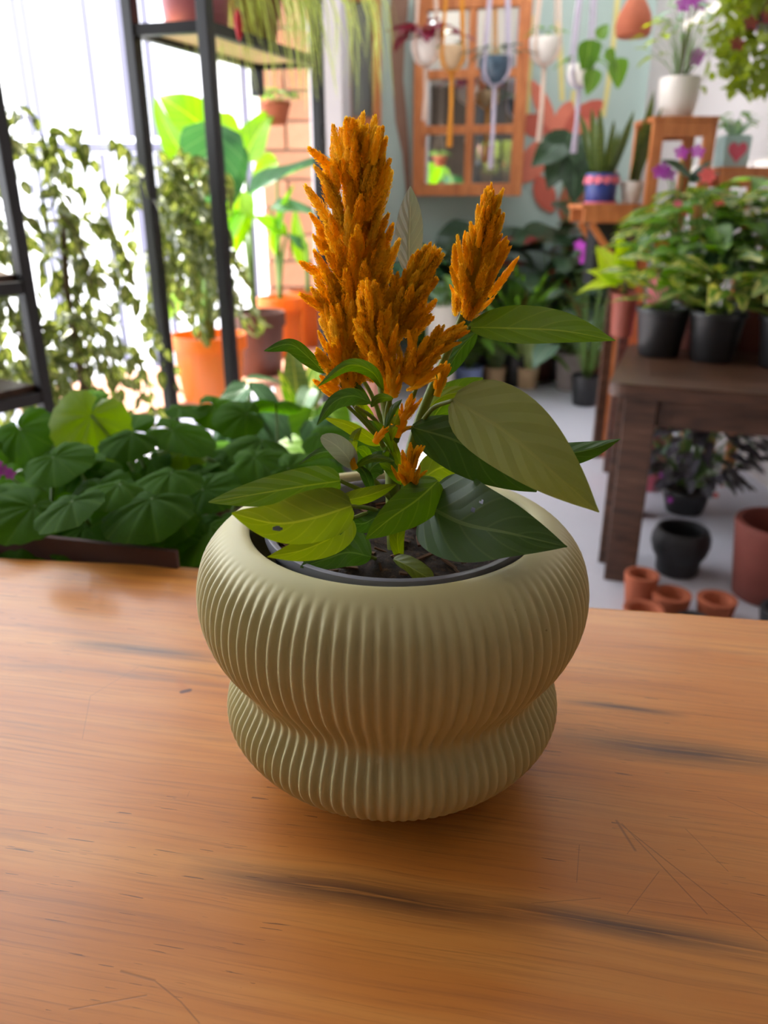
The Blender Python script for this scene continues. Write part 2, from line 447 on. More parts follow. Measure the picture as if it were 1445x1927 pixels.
col = g.ramp(big, [(0.28, srgb(190, 114, 44)), (0.45, srgb(210, 132, 54)), (0.60, srgb(220, 148, 68)), (0.76, srgb(202, 124, 48))])
col = g.mix(g.math('MULTIPLY', g.math('SUBTRACT', fine, 0.48), 2.0, clamp=True), col, srgb(164, 98, 48))
wg = g.n('CombineXYZ'); g.t.links.new(g.math('MULTIPLY', X, 10), wg.inputs[0]); g.t.links.new(g.math('MULTIPLY', yw, 520), wg.inputs[1])
fib = g.noise(wg.outputs[0], 1.0, 4, 0.7)                # crisp dark fibres
col = g.mix(g.math('MULTIPLY', g.math('SUBTRACT', fib, 0.54), 3.2, clamp=True), col, srgb(146, 84, 38))
# grey-brown weather streaks
ws = g.n('CombineXYZ'); g.t.links.new(g.math('MULTIPLY', X, 2.0), ws.inputs[0]); g.t.links.new(g.math('MULTIPLY', yw, 30), ws.inputs[1]); ws.inputs[2].default_value = 3.7
st = g.noise(ws.outputs[0], 1.5, 5, 0.62)
stm = g.math('MULTIPLY', g.math('SUBTRACT', st, 0.575), 7.0, clamp=True)
# one long dark streak in front of the pot, one to its right and a band further back
def streak(x0, x1, y, w, seedz):
    cx, hx = (x0 + x1) / 2, (x1 - x0) / 2
    ax = g.math('SUBTRACT', 1.0, g.math('POWER', g.math('ABSOLUTE', g.math('DIVIDE', g.math('SUBTRACT', X, cx), hx)), 2.0), clamp=True)
    ay = g.math('SUBTRACT', 1.0, g.math('ABSOLUTE', g.math('DIVIDE', g.math('SUBTRACT', yw, y), w)), clamp=True)
    cb = g.n('CombineXYZ'); g.t.links.new(g.math('MULTIPLY', X, 9), cb.inputs[0]); g.t.links.new(g.math('MULTIPLY', yw, 420), cb.inputs[1]); cb.inputs[2].default_value = seedz
    nz = g.noise(cb.outputs[0], 1.3, 4, 0.7)
    return g.math('MULTIPLY', g.math('MULTIPLY', ax, ay), g.math('MULTIPLY', g.math('SUBTRACT', nz, 0.26), 4.5, clamp=True), clamp=True)
GC, GS = math.cos(GA), math.sin(GA)
def gpt(px, py):
    p = atz(px, py, TZ) - Vector((0, 0.28, 0)); return (p.x * GC - p.y * GS, p.x * GS + p.y * GC)
sk = None
for (a, b2, w, sd) in (((320, 1650), (1080, 1722), 0.0125, 1.1), ((1010, 1378), (1560, 1446), 0.016, 2.3), ((1040, 1330), (1300, 1335), 0.005, 5.3), ((90, 1215), (430, 1235), 0.010, 3.9), ((850, 1720), (1500, 1760), 0.008, 6.6)):
    pa, pb = gpt(*a), gpt(*b2)
    s1 = streak(pa[0], pb[0], (pa[1] + pb[1]) / 2, w, sd)
    sk = s1 if sk is None else g.math('MAXIMUM', sk, s1)
col = g.mix(g.math('MULTIPLY', stm, 0.62), col, srgb(122, 82, 52))
col = g.mix(g.math('MULTIPLY', sk, 0.95), col, srgb(82, 56, 42))
# short dark pores along the grain
wp = g.n('CombineXYZ'); g.t.links.new(g.math('MULTIPLY', X, 30), wp.inputs[0]); g.t.links.new(g.math('MULTIPLY', yw, 700), wp.inputs[1])
po = g.noise(wp.outputs[0], 1.0, 2, 0.5)
pm = g.math('MULTIPLY', g.math('GREATER_THAN', po, 0.685), g.math('GREATER_THAN', g.noise(gv, 9, 2), 0.50))
col = g.mix(g.math('MULTIPLY', pm, 0.7), col, srgb(70, 40, 22))
# scratches, hairlines and a knot mark in the varnish, each where it lies on the slab
def seg_mask(a, b2, w):
    """soft line between two points of the slab (object space)"""
    pa, pb = [atz(p[0], p[1], TZ) - Vector((0, 0.28, 0)) for p in (a, b2)]
    d = pb - pa; L2 = d.length_squared; s0 = g.n('SeparateXYZ'); g.t.links.new(ob, s0.inputs[0])
    ux, uy = g.math('SUBTRACT', s0.outputs[0], pa.x), g.math('SUBTRACT', s0.outputs[1], pa.y)
    t_ = g.math('DIVIDE', g.math('ADD', g.math('MULTIPLY', ux, d.x), g.math('MULTIPLY', uy, d.y)), L2, clamp=True)
    ex, ey = g.math('SUBTRACT', ux, g.math('MULTIPLY', t_, d.x)), g.math('SUBTRACT', uy, g.math('MULTIPLY', t_, d.y))
    dist = g.math('SQRT', g.math('ADD', g.math('MULTIPLY', ex, ex), g.math('MULTIPLY', ey, ey)))
    return g.math('SUBTRACT', 1.0, g.math('DIVIDE', dist, w), clamp=True)
sc = None
for a_, b2, w in (((1160, 1545), (1450, 1775), .0005), ((1170, 1550), (1330, 1720), .0005), ((1160, 1545), (1195, 1600), .0011), ((1090, 1590), (1085, 1660), .0003), ((1240, 1640), (1180, 1720), .0003), ((1000, 1700), (1130, 1690), .0003),
                  ((228, 1828), (290, 1845), .0009), ((290, 1845), (340, 1885), .0005), ((340, 1885), (375, 1925), .0005), ((130, 1900), (275, 1873), .0005), ((260, 1255), (170, 1310), .0003), ((170, 1310), (155, 1390), .0003), ((1290, 1560), (1370, 1640), .0003), ((1350, 1500), (1445, 1540), .0003)):
    m1 = seg_mask(a_, b2, w); sc = m1 if sc is None else g.math('MAXIMUM', sc, m1)
hz = g.mapping(ob, rot=(0, 0, R(40)), scale=(1, 0.06, 1)); hn = g.noise(hz, 160, 2, 0.5)
hair = g.math('MULTIPLY', g.math('GREATER_THAN', hn, 0.735), g.math('GREATER_THAN', g.noise(ob, 12, 2), 0.5))
sc = g.math('MAXIMUM', sc, g.math('MULTIPLY', hair, 0.35))
col = g.mix(g.math('MULTIPLY', sc, 0.55), col, srgb(104, 62, 34))
kn = seg_mask((338, 1282), (351, 1300), 0.0045); col = g.mix(g.math('MULTIPLY', kn, 0.5), col, srgb(190, 104, 30))
kn = seg_mask((343, 1302), (356, 1299), 0.0024); col = g.mix(g.math('MULTIPLY', kn, 2.0, clamp=True), col, srgb(96, 44, 18))
rough = g.math('ADD', 0.40, g.math('MULTIPLY', g.noise(ob, 18, 4), 0.16))
nm = g.bump(g.math('ADD', g.math('MULTIPLY', fine, 0.35), g.math('MULTIPLY', g.math('ADD', pm, sc), -0.5)), 0.12, 0.0015)
m_slab = g.surf(g.pbr(col, rough, nm, **{'Specular IOR Level': 0.45, 'Coat Weight': 0.4, 'Coat Roughness': 0.2}))

tbl = thing('wooden_table', 'worn orange varnished wooden table under the ribbed pot', 'table', (0, 0.28, 0))
E0, E1 = atz(0, 1043, TZ), atz(1445, 1160, TZ)
ed = (E1 - E0).normalized(); en = Vector((ed.y, -ed.x, 0))          # en points to the viewer
edge = []
for k in range(41):
    s = -0.62 + k * 1.55 / 40
    wob = 0.006 * math.sin(s * 9 + 0.6) + 0.004 * noise.noise(Vector((s * 7, 0, 0)))
    edge.append(E0 + ed * (s + 0.1) - en * wob)
far = edge; near = [p + en * 0.62 for p in (edge[-1], edge[0])]
out = [p - Vector((0, 0.28, 0)) for p in far + near]
bm = bmesh.new()
top = bm.faces.new([bm.verts.new(p) for p in out]); 
if top.normal.z < 0: top.normal_flip()
r_ = bmesh.ops.extrude_face_region(bm, geom=[top])
for v in [e for e in r_['geom'] if isinstance(e, bmesh.types.BMVert)]: v.co.z -= 0.045
bmesh.ops.recalc_face_normals(bm, faces=bm.faces)
te = [e for e in bm.edges if all(abs(v.co.z - TZ) < 1e-5 for v in e.verts)]
bmesh.ops.bevel(bm, geom=te, offset=0.005, segments=3, profile=0.5, affect='EDGES')
me = bpy.data.meshes.new('tabletop'); bm.to_mesh(me); bm.free(); me.materials.append(m_slab)
link('tabletop', me, None, tbl)
for cx, cy in ((-0.50, 0.30), (0.62, 0.10), (-0.58, -0.12), (0.50, -0.30)):
    MB().box((cx, cy, 0.4025), (0.07, 0.07, 0.805), bev=0.004).build('leg', m_slab, tbl)

# ================================================================== ribbed cachepot
PX, PY = 0.0045, 0.372
raw = [(0.036, 0.0035), (0.042, 0.0005), (0.050, 0.0015), (0.064, 0.0075), (0.0775, 0.0165), (0.0870, 0.0275), (0.0915, 0.0375), (0.0905, 0.0475), (0.0865, 0.0555), (0.0838, 0.0615), (0.0850, 0.0675),
       (0.0895, 0.0750), (0.0955, 0.0840), (0.1000, 0.0950), (0.1020, 0.1065), (0.1012, 0.1185), (0.0975, 0.1300), (0.0915, 0.1385), (0.0850, 0.1435), (0.0795, 0.1455), (0.0760, 0.1455), (0.0742, 0.1440)]
pr = [(p.x, p.z) for p in spline([Vector((r, 0, z)) for r, z in raw], 84)]
NR = 100
def amp(z, r):
    top_fade = min(1, max(0, (0.1430 - z) / 0.013)); bot = min(1, max(0, (z - 0.009) / 0.030))
    waist = 1 - 0.55 * math.exp(-((z - 0.0625) / 0.006) ** 2)
    return 0.00135 * top_fade * bot * waist
def rib(i, a):
    if i >= len(pr): return 0
    r, z = pr[i]
    c = 0.5 + 0.5 * math.cos(a * NR)
    return amp(z, r) * (2.0 * c ** 0.75 - 1.0)
inner = [(0.0745, 0.1410), (0.078, 0.133), (0.088, 0.120), (0.0965, 0.108), (0.094, 0.092), (0.084, 0.078), (0.078, 0.063), (0.083, 0.045), (0.080, 0.025), (0.060, 0.009), (0.020, 0.006)]
g = N('sage_glaze'); v = g.obj()
nz = g.noise(v, 28, 4, 0.6)
col = g.mix(g.math('MULTIPLY', nz, 0.5), srgb(202, 197, 150), srgb(194, 186, 130))
sp1 = g.math('GREATER_THAN', g.noise(v, 420, 2), 0.76)
sp2 = g.math('GREATER_THAN', g.noise(v, 34, 2), 0.60)
col = g.mix(g.math('MULTIPLY', g.math('MULTIPLY', sp1, sp2), 0.55), col, srgb(110, 92, 58))
m_pot = g.surf(g.pbr(col, 0.46, None, **{'Specular IOR Level': 0.42, 'Subsurface Weight': 0.06, 'Subsurface Radius': (0.01, 0.008, 0.004)}))
mb = MB(); mb.lathe(pr + inner, NR * 9, rfun=rib)
po_ = mb.build('ribbed_pot', m_pot, None, (PX, PY, TZ), True)
tag(po_, 'pale sage ribbed double-bulge ceramic pot on the wooden table', 'pot')

# ================================================================== celosia in its nursery pot
BASE = Vector((PX + 0.002, PY - 0.004, TZ + 0.020))
cel = thing('celosia_plant', 'orange feathery celosia with broad green leaves in the ribbed pot', 'plant', BASE)
m_npot = simple('grey_nursery_plastic', (124, 126, 140), 0.36, 0.12, 40)
MB().lathe([(0.050, 0), (0.054, 0.002), (0.064, 0.118), (0.0672, 0.1195), (0.0680, 0.122), (0.0672, 0.1255), (0.0650, 0.1260), (0.0635, 0.1245), (0.0625, 0.117), (0.052, 0.006), (0.01, 0.005)], 72).build('nursery_pot', m_npot, cel, smooth=True, auto=60)
g = N('potting_soil'); v = g.obj(); n1 = g.noise(v, 260, 5, 0.7); n2 = g.noise(v, 70, 3)
col = g.ramp(n1, [(0.35, srgb(24, 16, 12)), (0.55, srgb(52, 36, 26)), (0.70, srgb(92, 66, 44)), (0.82, srgb(150, 112, 76))])
m_soil = g.surf(g.pbr(col, 0.9, g.bump(g.math('ADD', n1, n2), 0.8, 0.004)))
def soil_disc(r, z, name='soil', parent=None, mat=None, rings=14, seg=40, amp_=0.004, c=(0, 0)):
    vs, fs = [(c[0], c[1], z)], []
    for i in range(1, rings + 1):
        for k in range(seg):
            a = 2 * math.pi * k / seg; rr = r * i / rings
            vs.append((c[0] + rr * math.cos(a), c[1] + rr * math.sin(a), z + amp_ * noise.noise(Vector((rr * math.cos(a) * 90, rr * math.sin(a) * 90, z)))))
    for k in range(seg): fs.append((0, 1 + k, 1 + (k + 1) % seg))
    for i in range(rings - 1):
        for k in range(seg):
            a = 1 + i * seg; fs.append((a + k, a + seg + k, a + seg + (k + 1) % seg, a + (k + 1) % seg))
    return link(name, mesh(name, vs, fs, mat or m_soil, True), None, parent)
soil_disc(0.0618, 0.1135, 'soil', cel)
# bark chips and fibres lying in the soil
mb = MB()
for k in range(90):
    a, rr = random.uniform(0, 6.28), 0.060 * math.sqrt(random.random())
    c = Vector((rr * math.cos(a), rr * math.sin(a), 0.1150)); d = rvec(); d.z *= 0.3; L = random.uniform(0.002, 0.007)
    mb.bar(c - d * L, c + d * L, random.uniform(0.0006, 0.0025), random.uniform(0.0005, 0.0015))
o = mb.build('bark_chips', simple('bark_chip', (96, 66, 42), 0.9, 0.5, 60), cel); o['kind'] = 'stuff'

GREEN = leaf_mat('celosia_leaf', (66, 96, 26), (92, 122, 38), (132, 150, 70), 5, 0.30, 0.42)
OLIVE = leaf_mat('celosia_leaf_pale', (118, 128, 76), (134, 140, 88), (140, 142, 88), 6, 0.22, 0.5, vb=0.2)
DARK = leaf_mat('celosia_leaf_dark', (52, 82, 40), (70, 100, 52), (104, 130, 80), 5, 0.20, 0.42)
LIME = leaf_mat('celosia_leaf_lime', (102, 120, 30), (120, 132, 42), (150, 158, 76), 5, 0.34, 0.45)
SILV = leaf_mat('celosia_leaf_silver', (140, 148, 148), (158, 166, 166), (180, 186, 184), 6, 0.10, 0.6)
STEM = leaf_mat('celosia_stem', (112, 128, 44), (132, 146, 60), None, 1, 0.15, 0.45)

def hero_leaf(pts, wu, wl, ru=20, rl=20, mat=GREEN, p=0.55, q=1.05, wave=0.0, nl=22, nw=10, holes=(), curl=0.0, name='leaf'):
    """pts: midrib as (px, py, Y); wu / wl: half widths towards the upper / lower side in px; ru / rl: degrees each half leans away from the viewer"""
    P = spline([at(*q_) for q_ in pts], nl + 1)
    vs, uv, fs = [], [], []
    for i, c in enumerate(P):
        t = i / nl; tt = min(max(t, 0.006), 0.994)
        tan = (P[min(i + 1, nl)] - P[max(i - 1, 0)]).normalized(); view = (c - CAM); dist = view.length; view.normalize()
        w0 = tan.cross(view).normalized()
        if w0.z + 0.25 * w0.x < 0: w0 = -w0
        k = dist / F_PX; pf = prof_leaf(tt, p, q)
        for j in range(nw + 1):
            u = j / nw * 2 - 1
            h = abs(u) * (wu if u > 0 else wl) * k * pf
            rr = math.tan(R(ru if u > 0 else rl))
            off = w0 * (h if u > 0 else -h) + view * (h * rr + curl * h * abs(u) + wave * k * abs(u) * pf * math.sin(t * 11 + (1.3 if u > 0 else 0)))
            vs.append(c + off - BASE); uv.append((j / nw, t))
    for i in range(nl):
        for j in range(nw):
            if any((((i + .5) / nl - ht) / hr) ** 2 + (((j + .5) / nw - hu) / (hr * 1.5)) ** 2 < 1 for ht, hu, hr in holes): continue
            a = i * (nw + 1) + j
            fs.append((a, a + 1, a + nw + 2, a + nw + 1))
    return link(name, mesh(name, vs, fs, mat, True, uv), None, cel)
def stalk(pts, r0, r1=None, name='stem', mat=None, n=14, seg=10):
    P = [at(*q_) - BASE for q_ in pts]; P = spline(P, n); r1 = r1 or r0
    return MB().tube(P, [(r0 + (r1 - r0) * i / (n - 1)) * 0.001 for i in range(n)], seg).build(name, mat or STEM, cel, smooth=True)

D = 0.372
# stems (radii in mm)
stalk([(748, 1085, D - .012), (742, 1000, D - .004), (738, 900, D), (733, 800, D + .002), (715, 700, D + .004), (690, 560, D + .006), (682, 380, D + .008), (680, 280, D + .008)], 4.6, 1.2, seg=14, n=24)
stalk([(745, 960, D), (770, 860, D + .006), (795, 775, D + .008), (830, 690, D + .010), (868, 600, D + .010), (905, 480, D + .010), (925, 380, D + .010)], 3.6, 0.8, n=20)
stalk([(738, 880, D), (710, 820, D - .010), (672, 770, D - .014), (640, 720, D - .014)], 1.5, 1.0)
stalk([(738, 870, D), (720, 800, D + .008), (700, 745, D + .010), (668, 690, D + .012)], 1.5, 1.0)
stalk([(740, 860, D), (728, 790, D - .012), (736, 740, D - .020), (742, 690, D - .022)], 1.6, 1.0)
stalk([(745, 950, D), (705, 905, D - .010), (672, 880, D - .014), (655, 858, D - .016)], 1.6, 0.8)
stalk([(745, 830, D), (768, 770, D - .008), (785, 725, D - .014)], 1.6, 1.0)
stalk([(748, 960, D), (775, 920, D - .012), (770, 885, D - .016)], 1.4, 1.0)
# leaves on the right
hero_leaf([(880, 616, .376), (960, 618, .366), (1060, 623, .352), (1158, 641, .345)], 42, 26, 35, -20, GREEN, 0.75, 1.05, 1.0)
stalk([(850, 650, .382), (868, 622, .380), (884, 616, .375)], 1.0, .7, 'petiole')
hero_leaf([(852, 752, .330), (950, 812, .312), (1040, 888, .298), (1127, 964, .292)], 80, 68, 16, 18, OLIVE, 0.45, 1.02, 1.5, curl=0.1)
stalk([(790, 800, .372), (815, 768, .350), (854, 753, .330)], 1.3, .9, 'petiole')
hero_leaf([(775, 804, .360), (860, 830, .350), (930, 872, .344), (1010, 925, .340)], 46, 56, 30, 10, DARK, 0.6, 0.9, 1.5)
stalk([(742, 825, D), (760, 808, .366), (778, 804, .360)], 1.3, .9, 'petiole')
hero_leaf([(930, 830, .395), (1020, 855, .385), (1100, 848, .378), (1168, 826, .372)], 22, 26, 40, 30, DARK, 0.6, 1.0)
hero_leaf([(800, 950, .348), (870, 985, .325), (960, 1004, .308), (1067, 1029, .300)], 92, 74, 28, -14, DARK, 0.32, 0.98, 2.0, nl=60, nw=40, holes=((0.38, 0.68, 0.022), (0.44, 0.79, 0.018)))
stalk([(748, 962, D), (775, 946, .362), (802, 950, .348)], 1.3, 1.0, 'petiole')
hero_leaf([(824, 905, .352), (785, 940, .335), (735, 975, .322), (688, 1014, .318)], 34, 44, -25, 30, GREEN, 0.42, 0.85, 2.0)
hero_leaf([(805, 800, .392), (835, 760, .398), (870, 735, .404), (909, 711, .408)], 30, 26, 20, 20, GREEN, 0.6, 0.9)
hero_leaf([(798, 775, .384), (835, 745, .384), (880, 738, .380), (928, 736, .376)], 14, 10, 30, 0, LIME, 0.6, 1.0)
hero_leaf([(897, 624, .390), (868, 655, .392), (845, 690, .394), (822, 720, .396)], 13, 18, 20, 30, DARK, 0.6, 0.9)
hero_leaf([(800, 820, .390), (830, 800, .398), (870, 790, .402), (910, 800, .404)], 24, 30, 20, 20, GREEN, 0.6, 0.9)
hero_leaf([(790, 905, .395), (830, 880, .405), (880, 880, .412), (935, 905, .416)], 34, 36, 20, 20, LIME, 0.5, 0.9)
hero_leaf([(775, 850, .388), (800, 830, .392), (840, 850, .396), (868, 880, .400)], 18, 18, 20, 20, GREEN, 0.5, 0.9)
# silver leaf rising behind the plume
hero_leaf([(770, 520, .392), (770, 460, .394), (772, 405, .396), (772, 350, .398)], 24, 26, 25, 25, SILV, 0.7, 0.9)
# leaves on the left
hero_leaf([(640, 905, .338), (570, 915, .322), (480, 930, .308), (392, 945, .300)], 36, 34, 40, -30, GREEN, 0.32, 0.85, 1.0)
stalk([(738, 930, D), (690, 925, .352), (640, 905, .338)], 1.3, .9, 'petiole')
hero_leaf([(662, 952, .322), (590, 975, .303), (520, 985, .290), (436, 966, .282)], 54, 46, 30, 6, LIME, 0.36, 0.80, 2.0, nl=52, nw=30, holes=((0.66, 0.36, 0.042),))
stalk([(740, 975, .368), (700, 958, .345), (660, 952, .322)], 1.3, .9, 'petiole')
hero_leaf([(660, 975, .330), (625, 1010, .312), (570, 1035, .302), (503, 1048, .296)], 34, 32, 20, 10, LIME, 0.4, 0.95, 2.5, nl=44, nw=26, holes=((0.22, 0.5, 0.07),))
stalk([(742, 985, .366), (700, 966, .350), (660, 976, .330)], 1.3, .9, 'petiole')
hero_leaf([(698, 1048, .345), (655, 1040, .332), (615, 1052, .322), (565, 1068, .316)], 46, 26, 30, 0, DARK, 0.5, 0.9, 1.0)
stalk([(745, 1075, .360), (720, 1058, .352), (698, 1048, .345)], 1.2, .9, 'petiole')
hero_leaf([(610, 702, .366), (580, 672, .358), (545, 648, .350), (497, 660, .344)], 12, 17, 25, 10, DARK, 0.7, 0.8)
hero_leaf([(722, 735, .336), (700, 700, .326), (655, 688, .318), (597, 728, .312)], 13, 13, 30, 30, GREEN, 0.8, 0.9)
hero_leaf([(698, 758, .334), (665, 745, .324), (628, 757, .316), (596, 800, .312)], 15, 18, 20, 30, DARK, 0.7, 0.9)
hero_leaf([(740, 750, .336), (722, 748, .330), (708, 752, .328), (698, 766, .328)], 8, 9, 10, 30, GREEN, 0.6, 0.6)
hero_leaf([(700, 905, .352), (660, 862, .342), (610, 850, .334), (562, 874, .328)], 12, 14, 30, 30, DARK, 0.7, 0.9)
hero_leaf([(665, 880, .338), (652, 858, .332), (632, 838, .328), (604, 822, .326)], 22, 20, 20, 0, SILV, 0.5, 0.5)
hero_leaf([(715, 838, .350), (690, 820, .344), (655, 800, .338), (608, 785, .334)], 9, 16, 10, 30, LIME, 0.7, 0.9)
hero_leaf([(628, 946, .322), (660, 940, .326), (700, 930, .334), (745, 912, .342)], 17, 14, 20, 20, LIME, 0.8, 0.8, 1.0)
hero_leaf([(740, 1052, .345), (762, 1062, .336), (790, 1078, .328), (814, 1092, .324)], 20, 19, 10, 20, LIME, 0.45, 0.40)
hero_leaf([(735, 968, .352), (705, 975, .344), (685, 985, .338), (660, 985, .335)], 18, 20, 20, 20, DARK, 0.5, 0.5)
hero_leaf([(670, 870, .340), (664, 840, .336), (668, 820, .334), (680, 805, .333)], 9, 9, 20, 20, LIME, 0.7, 0.7)
hero_leaf([(668, 880, .338), (690, 866, .332), (712, 862, .328), (742, 868, .325)], 8, 8, 20, 20, GREEN, 0.7, 0.7, 2.0)
hero_leaf([(690, 905, .356), (700, 880, .352), (722, 868, .350), (740, 880, .350)], 22, 22, 20, 20, DARK, 0.5, 0.6)
hero_leaf([(755, 1060, .352), (748, 1020, .346), (752, 990, .344), (765, 960, .344)], 13, 16, 20, 20, LIME, 0.6, 0.6)
for pts in ([(690, 900), (668, 872), (640, 862)], [(735, 860), (695, 805), (650, 760)], [(738, 845), (705, 790), (668, 765)]):
    stalk([(x, y, .356 - .004 * i) for i, (x, y) in enumerate(pts)], 1.3, 0.8, 'petiole')
# narrow young leaves between the stems
for k in range(16):
    bx, by = random.uniform(690, 760), random.uniform(760, 930); a = random.uniform(-2.4, -0.7); L = random.uniform(40, 90)
    tx, ty = bx + L * math.cos(a), by + L * math.sin(a) * 0.8; Y0 = random.uniform(.345, .385)
    hero_leaf([(bx, by, Y0), ((bx + tx) / 2, (by + ty) / 2 - 8, Y0 - .004), (tx, ty, Y0 - .006)], random.uniform(5, 11), random.uniform(5, 11), 30, 25, random.choice((GREEN, DARK, LIME)), 0.7, 0.9, nl=10, nw=6)

# ---- plumes: spikelets of overlapping pointed florets
def plume_mat():
    g = N('celosia_plume'); r = g.rand(); n = g.noise(g.obj(), 60, 3)
    f = g.math('ADD', g.math('MULTIPLY', r, 0.6), g.math('MULTIPLY', n, 0.4))
    c = g.ramp(f, [(0.1, srgb(255, 194, 8)), (0.5, srgb(255, 203, 16)), (0.9, srgb(255, 220, 72))])
    p = g.pbr(c, 0.55, None, **{'Specular IOR Level': 0.25}); t = g.n('BsdfTranslucent')
    g.t.links.new(g.n('HueSaturation', i_Saturation=1.0, i_Value=1.3, i_Color=c).outputs[0], t.inputs['Color'])
    ms = g.n('MixShader', i_Fac=0.6); g.t.links.new(p, ms.inputs[1]); g.t.links.new(t.outputs[0], ms.inputs[2])
    return g.surf(ms.outputs[0])
M_PLUME = plume_mat()
def spikelet(name, nfl, seed, blunt=0.5):
    rnd = random.Random(seed); vs, fs = [], []
    def add(v, f):
        k = len(vs); vs.extend(v); fs.extend([tuple(i + k for i in q) for q in f])
    n = 7; seg = 7; cv, cf = [], []
    for i in range(n + 1):
        t = i / n; r = 0.085 * (1 - t ** 4) * (0.55 + 0.45 * min(1, t * 4))
        for k in range(seg):
            a = 6.283 * k / seg; cv.append(Vector((r * math.cos(a), t * 0.97, r * math.sin(a))))
    for i in range(n):
        for k in range(seg): cf.append((i * seg + k, i * seg + (k + 1) % seg, (i + 1) * seg + (k + 1) % seg, (i + 1) * seg + k))
    add(cv, cf)
    for q in range(nfl):
        t = (q + rnd.random()) / nfl; t = t ** 0.9; a = q * 2.39996 + rnd.uniform(-.3, .3)
        r = 0.078 * (1 - t ** 4)
        rad = Vector((math.cos(a), 0, math.sin(a))); side = Vector((-math.sin(a), 0, math.cos(a)))
        ang = R(rnd.uniform(12, 40)) * (1 - 0.45 * t)
        d = Vector((0, 1, 0)) * math.cos(ang) + rad * math.sin(ang)
        L = rnd.uniform(0.10, 0.19) * (1 - 0.35 * t); w = rnd.uniform(0.020, 0.032)
        b_ = rad * r + Vector((0, t * 0.93, 0))
        m = b_ + d * L * 0.45 + rad * 0.012
        add([b_, m + side * w, m + rad * 0.014, m - side * w, b_ + d * L], [(0, 1, 2), (0, 2, 3), (1, 4, 2), (2, 4, 3)])
        if rnd.random() < 0.16:     # hair-thin bract
            h = b_ + (d + rad * 0.35) * L * 1.35
            add([b_ + side * 0.006, b_ - side * 0.006, h], [(0, 1, 2)])
    return mesh(name, vs, fs, M_PLUME, False)
SPK = [spikelet('spikelet', n_, i) for i, n_ in enumerate((150, 170, 190, 140))]
def plume(axis, rad, n, ln, tips=(), lean=38, seed=1, thick=1.0, Ysp=0.6, label=None):
    """axis: [(px, py, Y)], rad: px radius along it; spikelets grow up and out of the axis"""
    rnd = random.Random(seed); A = [at(*q) for q in axis]; NA = 40
    P = spline(A, NA)
    core = MB().tube([p - BASE for p in P], [0.0012 + 0.28 * rad[min(len(rad) - 1, int(i / NA * len(rad)))] * 0.00028 * (1 - 0.7 * i / NA) for i in range(NA)], 8)
    po = core.build('plume', M_PLUME, cel, smooth=True)
    if label: po['label'] = label
    px = (P[0] - CAM).length / F_PX
    def put(b_, tip, w):
        d = tip - b_; L = d.length
        m = basis(b_ - BASE, d, rvec(), (w, L, w))
        link('spikelet', rnd.choice(SPK), None, po, mtx=m)
    for k in range(n):
        t = ((k + rnd.random()) / n) * 0.97; i = min(NA - 2, int(t * (NA - 1)))
        p = P[i]; ax = (P[min(i + 2, NA - 1)] - P[max(i - 2, 0)]).normalized()
        a = k * 2.39996 + rnd.uniform(-.4, .4)
        x = ax.orthogonal().normalized(); y = ax.cross(x); rd = x * math.cos(a) + y * math.sin(a)
        rr = rad[0] + (rad[-1] - rad[0]) * t if len(rad) == 2 else rad[min(len(rad) - 1, int(t * len(rad)))]
        le = R(lean * rnd.uniform(0.55, 1.1) * (1 - 0.55 * t))
        L = ln * px * rnd.uniform(0.75, 1.15) * (1 - 0.35 * t)
        b_ = p + rd * rr * px * rnd.uniform(0.15, 0.75)
        d = ax * math.cos(le) + rd * math.sin(le) + rvec() * 0.08
        put(b_, b_ + d.normalized() * L, L * rnd.uniform(0.85, 1.25) * thick)
    for (bx, by, tx, ty, w) in tips:
        Y0 = axis[0][2] + rnd.uniform(-.010, .010)
        put(at(bx, by, Y0), at(tx, ty, Y0 + rnd.uniform(-.006, .006)), w * px)
    return po
# main plume and its lobes: tips read as base px -> tip px and breadth
plume([(672, 640, .372), (668, 520, .374), (668, 400, .376), (672, 310, .378), (676, 270, .378)], [64, 62, 60, 56, 46], 210, 66, (
    (640, 330, 578, 277, 80), (628, 430, 573, 347, 84), (625, 530, 563, 492, 80), (640, 600, 562, 552, 80), (612, 480, 588, 440, 50), (640, 300, 626, 232, 72), (655, 290, 652, 219, 74), (668, 290, 684, 209, 80),
    (690, 300, 707, 214, 76), (700, 310, 714, 236, 66), (700, 360, 724, 281, 66), (700, 390, 735, 296, 74), (705, 420, 738, 318, 84), (700, 470, 732, 400, 66), (705, 510, 740, 420, 80), (712, 540, 752, 448, 80),
    (620, 450, 582, 400, 60), (640, 380, 590, 310, 60), (640, 560, 590, 470, 80), (625, 600, 585, 540, 70), (650, 620, 600, 590, 70)), 34, 11, 1.15)
plume([(735, 640, .366), (760, 580, .366), (785, 530, .366), (800, 500, .366)], [44, 38, 30, 18], 66, 62, (
    (780, 540, 820, 461, 72), (775, 530, 803, 460, 66), (785, 570, 816, 505, 70), (790, 600, 822, 562, 66), (760, 560, 790, 490, 70), (770, 640, 812, 590, 66)), 32, 12, 1.2)
plume([(660, 735, .360), (650, 690, .358), (645, 640, .358), (640, 600, .360)], [44, 42, 38, 30], 66, 60, (
    (630, 700, 596, 655, 60), (625, 740, 588, 714, 56), (640, 660, 600, 600, 66), (650, 755, 606, 735, 50)), 36, 13, 1.15)
plume([(725, 720, .346), (712, 660, .346), (700, 600, .346), (694, 570, .346)], [34, 30, 24, 14], 52, 62, (
    (700, 610, 690, 528, 66), (700, 650, 665, 600, 60), (720, 640, 735, 570, 60), (730, 680, 748, 610, 56)), 26, 14, 1.2)
